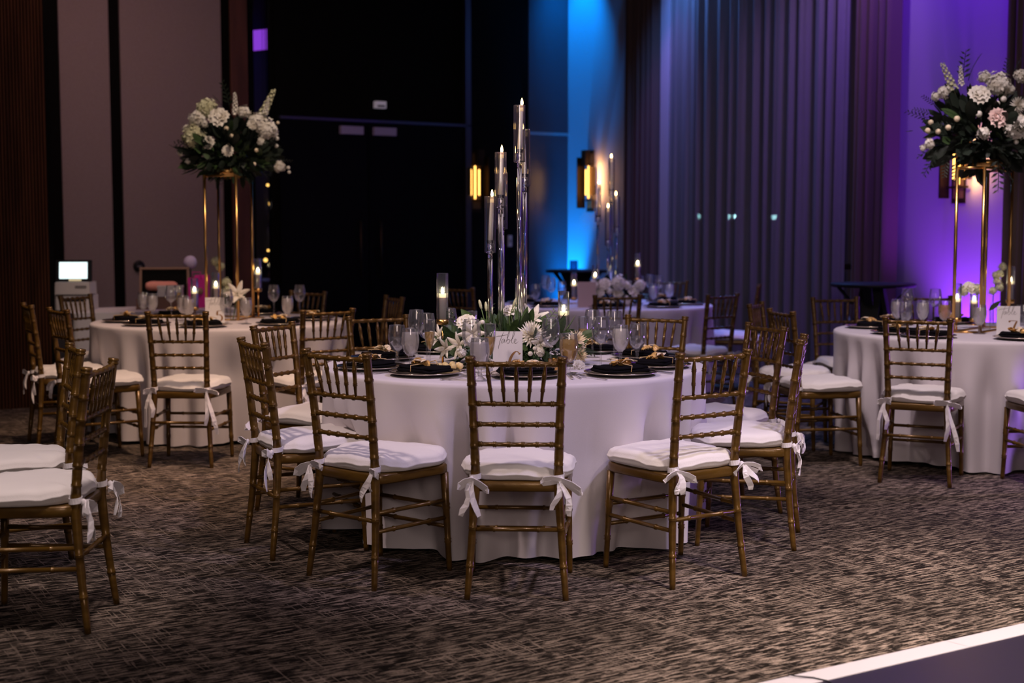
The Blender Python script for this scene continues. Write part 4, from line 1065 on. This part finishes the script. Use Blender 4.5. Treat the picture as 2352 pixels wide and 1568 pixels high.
PN = dict(rose='rose', rose_pink='rose', mum='chrysanthemum', mum_cream='chrysanthemum', lily='lily', hyd='hydrangea', hyd_green='hydrangea', stock_f='carnation', bud='rosebud', bud_cream='rosebud', lilybud='lily_bud', spike='stock_spike', spike_green='stock_spike', leaf='leaf', leaf2='leaf', leafd='leaf', sprig='leaf_sprig', sprigd='leaf_sprig')
PLAB = dict(rose_pink='blush pink rose', hyd_green='greenish white hydrangea', bud_cream='cream rosebud', mum_cream='cream chrysanthemum', lilybud='pale green lily bud')
def flower(root, kind, pos, nrm, size, roll=None):
    q = Vector(nrm).to_track_quat('Z', 'Y') @ Matrix.Rotation(roll if roll is not None else random.uniform(0, 6.28), 3, 'Z').to_quaternion()
    o = link(PN[kind], FW[kind], root, Vector(pos) - Vector(root.location), rot=q.to_euler(), scale=size)
    if kind in PLAB: o['label'] = PLAB[kind]
    return o
def foliage_core(root, c, rx, ry, rz, n, m, L=(.06,.11), seed=0, up=.3):
    rnd = random.Random(seed); b = MB()
    for i in range(n):
        z = rnd.uniform(-1, 1); a = rnd.uniform(0, 6.28); rr = math.sqrt(1-z*z); nrm = Vector((rr*math.cos(a), rr*math.sin(a), z))
        k = rnd.uniform(.25, .9); p = Vector((nrm.x*rx*k, nrm.y*ry*k, nrm.z*rz*k)) + Vector(c)
        d = (nrm + Vector((rnd.uniform(-.6,.6), rnd.uniform(-.6,.6), rnd.uniform(-.4,.4)+up))).normalized(); s = d.cross(Vector((rnd.uniform(-1,1), rnd.uniform(-1,1), rnd.uniform(-1,1)))).normalized()
        l = rnd.uniform(*L); wv = l*rnd.uniform(.16,.26); nn = d.cross(s)
        b.add([p, p+d*l*.35+s*wv+nn*.006, p+d*l*.75+s*wv*.8, p+d*l, p+d*l*.75-s*wv*.8, p+d*l*.35-s*wv+nn*.006], [(0,1,2,3),(0,3,4,5)])
    o = b.build('foliage', m, root); o['kind'] = 'stuff'; return o
def scatter_leaves(root, c, rx, ry, rz, n, kinds, L, seed, up=.2, zmin=-1):
    rnd = random.Random(seed)
    for i in range(n):
        z = rnd.uniform(zmin, 1); a = rnd.uniform(0, 6.28); rr = math.sqrt(1-z*z); nrm = Vector((rr*math.cos(a), rr*math.sin(a), z))
        p = Vector((nrm.x*rx*.75, nrm.y*ry*.75, nrm.z*rz*.75)) + Vector(c)
        flower(root, rnd.choice(kinds), Vector(root.location)+p, nrm+Vector((rnd.uniform(-.5,.5), rnd.uniform(-.5,.5), rnd.uniform(-.3,.3)+up)), rnd.uniform(*L), rnd.uniform(0, 6.28))
CAMV = Vector((0, -1, .12))
# low centrepiece of the nearest table
t = thing('flower_centrepiece', 'low white flower and greenery centrepiece around the acrylic candelabra on the nearest table', 'flowers', (.0, 6.30, ZT))
foliage_core(t, (0,.03,.075), .36, .22, .085, 420, M['leaf'], (.05,.10), 1)
foliage_core(t, (0,.05,.12), .32, .18, .07, 160, M['leaf_mid'], (.05,.09), 2)
scatter_leaves(t, (0,.0,.08), .42, .24, .13, 80, ['leaf','leaf','leaf2','sprig'], (.07,.14), 3, .15, -.2)
for kind, px, py, Y, s, nv in [('rose',1070,738,6.16,.050,(-.2,-.8,.9)),('lily',1084,766,6.08,.055,(-.2,-1,.1)),('rose',1104,800,6.06,.042,(.1,-1,.3)),('lily',1048,792,6.10,.05,(-.7,-.8,.2)),
  ('mum',1222,762,6.10,.068,(.1,-.85,.75)),('lily',1226,722,6.34,.060,(.2,-.6,.9)),('rose',1172,712,6.36,.040,(-.1,-.7,.9)),('mum_cream',1327,780,6.24,.055,(.5,-.9,.5)),('mum_cream',1335,815,6.2,.04,(.6,-.9,.3)),
  ('lily',1003,770,6.22,.045,(-.8,-.6,.5)),('lily',1020,800,6.14,.042,(-.7,-.9,.0)),('rose',1290,752,6.44,.04,(.3,-.6,.8)),('stock_f',1135,775,6.12,.028,(0,-1,.4)),
  ('stock_f',1060,810,6.06,.022,(-.3,-1,.2)),('stock_f',1240,808,6.06,.022,(.2,-1,.2)),('bud',1218,812,6.05,.012,(0,-1,.2)),('bud',1228,800,6.05,.010,(0,-1,.2)),('bud',1250,790,6.08,.014,(0,-1,.2)),('bud',1108,740,6.15,.012,(0,-1,.6)),
  ('lily',1245,790,6.07,.045,(.5,-1,-.3)),('lily',1140,838,6.02,.038,(-.2,-1,.2)),('rose',1330,842,6.08,.035,(.4,-1,.3))]:
    flower(t, kind, at(px, py, Y), nv, s)
for px, py, Y, nv in [(1106,710,6.25,(-.25,-.1,1)),(1117,715,6.28,(-.05,-.1,1)),(1178,706,6.3,(.35,-.1,1)),(1186,700,6.34,(.5,0,1))]:
    p = at(px, py, Y); flower(t, 'lilybud', p, nv, .0155)
    q = MB(); q.tube([p-Vector(t.location), p-Vector(t.location)-Vector(nv).normalized()*.05, Vector((p.x*.6, .0, .06))], .0022, 5); q.build('stem', M['stem'], t)

def stand(loc, w_, d_, h, label, rz=0, pts=None):
    t = thing('flower_stand', label, 'flower stand', (loc[0], loc[1], ZT), rz, 'tall gold flower stands')
    P = pts or [(-w_,-d_),(w_,-d_),(w_,d_),(-w_,d_)]
    for x, y in P: q = MB(); q.tube([(x,y,.006),(x,y,h)], .011, 8); q.build('leg', M['gold'], t)
    for z in (.004, h-.006):
        q = MB()
        for i in range(4): q.tube([(*P[i],z),(*P[(i+1)%4],z)], .008, 8)
        q.build('ring_frame', M['gold'], t)
    q = MB(); q.lathe([(0,h),(.10,h),(.12,h+.05),(.11,h+.05),(.09,h+.01),(0,h+.01)], 20, (sum(p[0] for p in P)/4, sum(p[1] for p in P)/4, 0)); q.build('bowl', M['gold'], t)
    return t
def ptl(px, Y, c): return ((px-1176)/F_PX*Y - c[0], Y - c[1])
c2 = (-2.05, 9.62)
stand(c2, .1, .1, 1.02, 'tall slim gold four-legged stand carrying the left flowers on the left table', 0, [ptl(474,9.50,c2), ptl(546,9.45,c2), ptl(581,9.78,c2), ptl(505,9.85,c2)])
c3 = (2.99, 8.46)
stand(c3, .1, .1, 1.02, 'tall gold four-legged stand carrying the right flowers on the right table', 0, [ptl(2192,8.30,c3), ptl(2254,8.26,c3), ptl(2318,8.66,c3), ptl(2262,8.75,c3)])
# tall bouquet of the left table
Y2 = 9.62; cc = at(530, 340, Y2)
t = thing('tall_bouquet', 'white flower bouquet on the tall slim stand at left, before the mauve wall', 'flowers', (cc.x, Y2, 1.80))
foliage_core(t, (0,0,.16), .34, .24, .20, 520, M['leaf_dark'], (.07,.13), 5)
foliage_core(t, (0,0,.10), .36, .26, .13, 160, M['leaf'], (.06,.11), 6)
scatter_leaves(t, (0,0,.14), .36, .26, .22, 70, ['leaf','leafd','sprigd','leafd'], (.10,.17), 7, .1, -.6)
for kind, px, py, dy, s, nv in [('hyd_green',475,250,-.05,.072,(-.4,-.6,.8)),('hyd',455,275,-.10,.062,(-.8,-.6,.3)),('rose',502,268,-.20,.078,(.0,-.9,.45)),('hyd_green',448,315,-.12,.085,(-.7,-.8,.0)),('rose',478,327,-.20,.05,(-.2,-1,.1)),
  ('rose',523,346,-.22,.044,(0,-1,.1)),('stock_f',430,295,-.1,.03,(-1,-.5,0)),('stock_f',470,285,-.2,.024,(-.3,-1,0)),('stock_f',560,258,-.1,.045,(.3,-.7,.6)),('hyd',612,298,-.12,.075,(.7,-.7,.3)),('hyd',590,280,-.14,.06,(.3,-.9,.5)),('rose',580,285,-.18,.04,(.2,-1,.2)),
  ('stock_f',600,325,-.15,.03,(.5,-1,-.2)),('bud_cream',532,312,-.22,.016,(0,-1,0)),('bud_cream',520,295,-.2,.018,(0,-1,.2)),('bud',636,318,-.05,.017,(.7,-.6,0)),('bud',635,335,-.05,.016,(.7,-.6,0)),('bud_cream',633,295,-.03,.014,(.8,-.4,.3)),('bud_cream',638,282,0,.014,(.8,-.4,.5)),
  ('stock_f',642,382,-.05,.040,(.7,-.8,-.2)),('bud',662,385,-.03,.014,(.9,-.4,0)),('bud',664,395,-.03,.013,(.9,-.4,-.2)),('stock_f',415,352,-.1,.022,(-1,-.4,.3)),('stock_f',432,370,-.1,.02,(-1,-.6,0)),('bud_cream',589,345,-.2,.016,(.2,-1,0)),('bud_cream',584,377,-.2,.015,(.2,-1,0))]:
    p = at(px, py, Y2+dy); flower(t, kind, p, nv, s)
for px, py, dy, L, nv, k in [(541,262,-.05,.15,(.0,-.1,1),'spike'),(600,270,-.03,.22,(.5,-.1,1),'spike_green'),(608,262,-.06,.12,(.3,-.1,1),'spike')]: flower(t, k, at(px,py,Y2+dy), nv, L)
for px, py, dy, L, nv in [(528,250,0,.20,(-.15,0,1)),(520,262,-.02,.16,(-.4,0,1)),(440,360,-.08,.12,(-.7,-.2,-1)),(470,380,-.1,.12,(-.2,-.2,-1)),(418,345,-.05,.1,(-1,0,.2)),(630,360,0,.13,(.9,0,-.4)),(500,385,-.1,.12,(.1,-.3,-1)),(600,385,-.05,.11,(.4,-.2,-1))]: flower(t, 'sprigd', at(px,py,Y2+dy), nv, L)
# tall bouquet of the right table
Y3 = 8.46; cc = at(2258, 300, Y3)
t = thing('tall_bouquet', 'white and blush flower bouquet on the tall stand at right, before the violet wall', 'flowers', (cc.x, Y3, 1.80))
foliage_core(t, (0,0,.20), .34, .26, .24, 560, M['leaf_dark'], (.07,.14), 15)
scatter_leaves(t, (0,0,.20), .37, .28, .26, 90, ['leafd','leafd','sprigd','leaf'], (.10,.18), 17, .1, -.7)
for kind, px, py, dy, s, nv in [('rose',2250,216,-.2,.070,(-.1,-.9,.5)),('hyd',2293,196,-.1,.075,(.1,-.7,.8)),('rose_pink',2292,270,-.24,.066,(.1,-1,.1)),('stock_f',2259,306,-.24,.038,(0,-1,0)),('mum',2342,240,-.2,.055,(.3,-1,.2)),('hyd',2335,290,-.2,.085,(.3,-1,.0)),
  ('bud',2248,262,-.22,.022,(0,-1,.2)),('bud_cream',2198,273,-.2,.020,(-.2,-1,.1)),('bud_cream',2178,293,-.2,.019,(-.3,-1,0)),('bud_cream',2138,281,-.1,.018,(-.7,-.7,.2)),('bud_cream',2131,300,-.1,.019,(-.7,-.7,0)),('bud_cream',2155,302,-.14,.018,(-.6,-.8,0)),('bud',2290,238,-.2,.02,(.1,-1,.2)),('bud',2305,228,-.2,.02,(.2,-1,.3)),
  ('stock_f',2168,212,-.08,.040,(-.4,-.7,.6)),('stock_f',2150,222,-.06,.028,(-.8,-.6,.3)),('stock_f',2135,330,-.1,.032,(-.8,-.7,-.1)),('stock_f',2120,340,-.08,.020,(-1,-.5,-.2)),('hyd',2262,178,-.02,.04,(-.1,-.5,1)),('bud',2334,326,-.2,.016,(.2,-1,-.2)),('stock_f',2345,175,-.05,.045,(.3,-.6,.8)),('stock_f',2320,205,-.12,.03,(.3,-.9,.4))]:
    flower(t, kind, at(px, py, Y3+dy), nv, s)
for px, py, dy, L, nv, k in [(2190,205,-.03,.18,(-.5,-.1,1),'spike_green'),(2208,195,-.05,.12,(-.1,-.1,1),'spike')]: flower(t, k, at(px,py,Y3+dy), nv, L)
for px, py, dy, L, nv in [(2212,190,0,.20,(.0,0,1)),(2224,185,.02,.18,(.2,0,1)),(2325,180,0,.16,(.2,0,1)),(2310,185,0,.14,(-.1,0,1)),(2135,270,-.02,.15,(-1,0,.1)),(2140,262,0,.12,(-.9,0,.4)),(2150,345,-.08,.17,(-.4,-.1,-1)),(2175,360,-.1,.14,(-.2,-.1,-1)),(2292,355,-.1,.24,(.05,-.1,-1)),(2300,350,-.1,.2,(.15,-.1,-1)),(2340,350,-.08,.2,(.1,-.1,-1)),(2195,365,-.1,.14,(.05,-.1,-1)),(2150,240,-.05,.1,(-.8,0,.4))]: flower(t, 'sprigd', at(px,py,Y3+dy), nv, L)
flower(t, 'leaf2', at(2098,300,Y3), (-1,0,.1), .05)
# small flowers at the foot of the stands
t = thing('small_flowers', 'pale pointed flower standing beside the gold legs on the left table', 'flowers', (-1.96, 9.42, ZT))
q = MB(); q.shell([(.022,0),(.026,.06),(.02,.11)], 16); q.lathe([(0,0),(.022,0),(.022,.003),(0,.003)], 16); q.build('vase', M['glass'], t)
p = at(545, 672, 9.40); q = MB(); q.tube([(0,0,.01),(p.x+1.96, -.02, p.z-ZT-.02)], .004, 6); q.build('stem', M['stem'], t)
flower(t, 'lily', p, (.1,-.9,.5), .075); flower(t, 'rose', p+Vector((-.02,.03,-.02)), (-.3,-.8,.3), .05); flower(t, 'leaf', p+Vector((0,.02,-.06)), (.5,-.3,.3), .09)
t = thing('small_flowers', 'cream roses in a small vase beside the candles on the right table', 'flowers', (3.05, 8.62, ZT))
q = MB(); q.shell([(.03,0),(.035,.08),(.03,.13)], 16); q.lathe([(0,0),(.03,0),(.03,.003),(0,.003)], 16); q.build('vase', M['glass'], t)
for px, py, s in ((2228,660,.05),(2212,668,.035),(2246,664,.035)): flower(t, 'hyd_green' if s < .04 else 'rose', at(px,py,8.6), (0,-.8,.6), s)
flower(t, 'leaf', Vector((3.06,8.6,ZT+.12)), (.4,-.4,.6), .1)
t = thing('small_flowers', 'tall cream blossom spray left of the right candle on the right table', 'flowers', (3.16, 8.80, ZT))
q = MB(); q.shell([(.025,0),(.028,.10),(.02,.16)], 16); q.lathe([(0,0),(.025,0),(.025,.003),(0,.003)], 16); q.build('vase', M['glass'], t)
for px, py in ((2303,612),(2296,628),(2290,645),(2296,660),(2288,632),(2280,668)): flower(t, 'hyd_green', at(px,py,8.78), (-.3,-.8,.3), .026)
q = MB(); q.tube([(0,0,.02),(-.01,-.01,.2),(.02,-.02,.36)], .004, 6); q.build('stem', M['stem'], t)
t = thing('small_flowers', 'cream hydrangea blossoms behind the candles on the left table', 'flowers', (-2.12, 9.98, ZT))
q = MB(); q.shell([(.03,0),(.035,.10),(.025,.14)], 16); q.lathe([(0,0),(.03,0),(.03,.003),(0,.003)], 16); q.build('vase', M['glass'], t)
for px, py in ((495,600),(505,612),(520,648),(526,664),(515,672)): flower(t, 'hyd_green', at(px,py,9.98), (.1,-.9,.3), .034)
q = MB(); q.tube([(0,0,.02),(-.03,0,.2),(-.06,0,.34)], .004, 6); q.build('stem', M['stem'], t)
# far table centrepiece
t = thing('flower_centrepiece', 'low pinkish-white rose centrepiece in the middle of the far table', 'flowers', (.86, 11.45, ZT))
foliage_core(t, (0,0,.08), .30, .18, .10, 260, M['leaf_dark'], (.06,.10), 25)
scatter_leaves(t, (0,0,.08), .30, .2, .12, 30, ['leaf','leafd'], (.08,.13), 26, .1, -.1)
for px, py, s, k in [(1388,652,.06,'rose'),(1420,650,.065,'hyd'),(1456,668,.06,'rose'),(1420,672,.05,'rose'),(1378,672,.045,'rose'),(1440,690,.04,'stock_f'),(1395,700,.035,'rose_pink'),(1405,698,.03,'rose'),(1470,655,.05,'hyd'),(1365,655,.045,'hyd'),(1440,655,.04,'stock_f'),(1400,668,.03,'bud')]:
    flower(t, k, at(px, py, 11.25), ((px-1415)/80, -.9, .5), s)
# menu card standing on far table
t = thing('menu_card', 'pinkish folded card standing left of the far table flowers', 'card', (.62, 11.12, ZT), .05)
q = MB(); q.box((0,0,.105), (.15,.004,.21)); q.build('card', M['card_pink'], t)
q = MB(); q.box((0,.04,.10), (.15,.004,.2), Matrix.Rotation(-.35, 3, 'X')); q.build('card_back', M['card_pink'], t)

# ------------------------------------------------------------------ gift table at far left
FLc = Vector((-3.43, 10.50, 0)); TX, TY = U, W
def G(a, c, z): return FLc + TX*a + TY*c + Vector((0,0,z))
b = MB(); N = 120
def gc(u, v):
    per = u*4.2; L_, D_ = 1.35, .75
    if per < L_: a, c = per, 0
    elif per < L_+D_: a, c = L_, per-L_
    elif per < 2*L_+D_: a, c = 2*L_+D_-per, D_
    else: a, c = 0, 4.2-per
    k = .012*math.sin(u*90)*v + .02*v
    ca, cb = a-L_/2, c-D_/2
    return G(L_/2+ca*(1+k*.6), D_/2+cb*(1+k), .75*(1-v)+.012*v)
b.grid(gc, N, 8, True); b.add([G(0,0,.75), G(1.35,0,.75), G(1.35,.75,.75), G(0,.75,.75)], [(0,1,2,3)], False)
tag(b.build('tablecloth', M['cloth']), 'white cloth on the gift table below the mauve panels, far left', 'tablecloth')
ang = math.atan2(U.y, U.x)
# photo printer with screen
p = at(181, 700, 11.12)
t = thing('photo_printer', 'white photo printer with a bright screen on the gift table', 'printer', (p.x+.01, 11.06, .752), .06)
q = MB(); q.box((.0,0,.06), (.28,.24,.12)); q.build('lower_housing', M['white_plastic'], t)
q = MB(); q.box((.0,-.122,.085), (.20,.01,.03)); q.build('paper_slot', M['black_plastic'], t)
q = MB(); q.box((-.01,.0,.175), (.28,.24,.105), None, .97); q.build('upper_housing', M['white_plastic'], t)
q = MB(); q.box((.06,-.121,.19), (.09,.006,.02)); q.build('name_strip', M['grey_plastic'], t)
q = MB(); q.box((-.005,-.03,.124), (.27,.2,.008)); q.build('seam', M['black_plastic'], t)
Rt = Matrix.Rotation(-.12, 3, 'X')
q = MB(); q.box((-.015,-.03,.318), (.285,.035,.175), Rt); q.build('monitor', M['black_plastic'], t)
q = MB(); q.box((-.015,-.05,.322), (.225,.006,.135), Rt); q.build('screen', M['screen'], t)['label'] = 'glowing pale screen'
q = MB(); q.box((-.0,-.06,.243), (.1,.006,.016)); q.build('button_strip', mat('cream_label', (.8,.7,.45), .6, emit=((1,.85,.5), .35)), t)
t = thing('card_box', 'small grey box left of the photo printer on the gift table', 'box', (p.x-.19, 11.0, .752), .3)
q = MB(); q.box((0,0,.10), (.12,.12,.20)); q.build('box_body', M['white_plastic'], t); q = MB(); q.box((0,0,.206), (.126,.126,.02)); q.build('box_lid', M['grey_plastic'], t)
# open brown box with pink tissue
t = thing('open_box', 'open brown box with a black-lined lid on the gift table', 'box', G(.80, .33, .752), ang*.3)
q = MB()
for (c_, s_) in (((0,-.13,.045),(.40,.012,.09)),((0,.13,.045),(.40,.012,.09)),((-.195,0,.045),(.012,.26,.09)),((.195,0,.045),(.012,.26,.09)),((0,0,.004),(.40,.26,.008))): q.box(c_, s_)
q.build('box_tray', M['brown_box'], t)
Rl = Matrix.Rotation(-.30, 3, 'X')
q = MB()
for (c_, s_) in (((-.195,.19,.20),(.02,.03,.26)),((.195,.19,.20),(.02,.03,.26))): q.box(c_, s_, Rl)
q.box((0,.225,.325), (.41,.03,.018), Rl); q.build('lid_frame', M['brown_box'], t)
q = MB(); q.box((0,.195,.20), (.37,.01,.25), Rl); q.build('lid_lining', M['black_matte'], t)
tw = G(.80, .33, .752)
o = MB(); o.grid(lambda u, v: (.13*math.copysign(abs(math.cos(PI*v))**.5, math.cos(PI*v)), .05*math.sin(PI*v)**.5*math.cos(2*PI*u)*(1+.06*math.sin(14*u+9*v)), .04*math.sin(PI*v)**.5*math.sin(2*PI*u)*(1+.08*math.sin(11*u*3+20*v))), 20, 14, True)
tag(o.build('tissue_roll', M['pink_tissue'], None, tw+Vector((-.02,.05,.185)), ang*.3), 'coral pink textured roll lying in the open brown box', 'tissue roll')
q = MB(); q.box((0,0,0), (.2,.12,.075)); q.box((0,0,.042), (.206,.126,.016))
tag(q.build('gift_box', M['white_plastic'], None, tw+Vector((.08,-.05,.142)), ang*.3), 'white gift box in front of the coral pink roll', 'gift box')
q = MB(); q.box((0,0,0), (.22,.12,.09)); q.box((0,0,.05),(.2,.1,.012))
tag(q.build('gift_box', M['brown_box'], None, tw+Vector((.06,-.05,.055)), ang*.3), 'brown gift box under the white gift box', 'gift box')
# magenta bag and lilac paper ball
pm = at(457, 660, 11.35)
t = thing('gift_bag', 'bright magenta gift bag behind the candles of the left table', 'gift bag', (pm.x, 11.35, .752), -.15)
q = MB(); q.box((0,0,.125), (.15,.08,.25), None, 1.08); q.box((.03,0,.26), (.12,.06,.03), None, .9); q.build('bag', M['magenta'], t)
q = MB(); q.tube([(-.04,-.045,.24),(-.035,-.05,.30),(.035,-.05,.30),(.04,-.045,.24)], .004, 6); q.build('bag_handle', M['magenta'], t)
q = MB(); q.lathe([(0,.0),(.022,.006),(.03,.03),(.018,.055),(0,.06)], 14, (.03,-.055,.11)); q.build('gift_tag', M['brown_box'], t)
pb_ = at(437, 602, 11.5)
t = thing('paper_ball', 'round pale lilac ball on a stand beside the magenta bag', 'ornament', (pb_.x, 11.5, .752))
q = MB(); q.lathe([(0,-.058),(.03,-.05),(.05,-.028),(.058,0),(.05,.028),(.03,.05),(0,.058)], 24, (0,0,pb_.z-.752), 12, .02); q.build('ball', M['lilac'], t)
q = MB(); q.lathe([(0,0),(.05,0),(.05,.01),(.008,.014),(.006,pb_.z-.752-.055)], 14); q.build('stand', M['black_plastic'], t)

# ------------------------------------------------------------------ black cocktail tables by the wall
def cocktail(loc, rz, R, h, label):
    t = thing('cocktail_table', label, 'table', loc, rz, 'black cocktail tables')
    q = MB(); q.lathe([(0,h-.03),(R-.01,h-.03),(R,h-.02),(R,h-.005),(R-.008,h),(0,h)], 32); q.build('table_top', M['black_plastic'], t)
    for i in range(4):
        a = PI/4 + i*PI/2; d = Vector((math.cos(a), math.sin(a), 0)); s = Vector((-d.y, d.x, 0))
        q = MB(); top = d*(R*.20) + Vector((0,0,h-.03)); bot = d*(R*.80)
        q.add([top-s*.075-d*.015, top+s*.075-d*.015, top+s*.075+d*.02, top-s*.075+d*.02, bot-s*.045-d*.01, bot+s*.045-d*.01, bot+s*.045+d*.012, bot-s*.045+d*.012], [(0,1,2,3),(7,6,5,4),(0,4,5,1),(1,5,6,2),(2,6,7,3),(3,7,4,0)], False)
        q.build('leg', M['black_plastic'], t)
        q = MB(); e = d*(R*.86); q.add([e-s*.04+Vector((0,0,h-.03)), e+s*.04+Vector((0,0,h-.03)), d*R*.5+s*.03+Vector((0,0,h-.17)), d*R*.5-s*.03+Vector((0,0,h-.17)), e-d*.02-s*.04+Vector((0,0,h-.03)), e-d*.02+s*.04+Vector((0,0,h-.03)), d*(R*.5-.02)+s*.03+Vector((0,0,h-.17)), d*(R*.5-.02)-s*.03+Vector((0,0,h-.17))], [(0,1,2,3),(7,6,5,4),(0,4,5,1),(1,5,6,2),(2,6,7,3),(3,7,4,0)], False)
        q.build('bracket', M['black_plastic'], t)
cocktail((2.89, 10.75, 0), .35, .335, .98, 'black cocktail table in front of the brown drape by the violet wall')
cocktail((.715, 14.75, 0), .2, .345, .975, 'black cocktail table in front of the blue-lit wall')
p = at(1318, 615, 14.75)
t = thing('hurricane_vase', 'dark glass cylinder standing on the cocktail table before the blue wall', 'vase', (p.x, 14.78, .976))
q = MB(); q.shell([(.045,0),(.045,.10)], 20); q.lathe([(0,0),(.045,0),(.045,.004),(0,.004)], 20); q.build('glass', thin_glass('smoked_glass', (.25,.3,.4), .5), t)
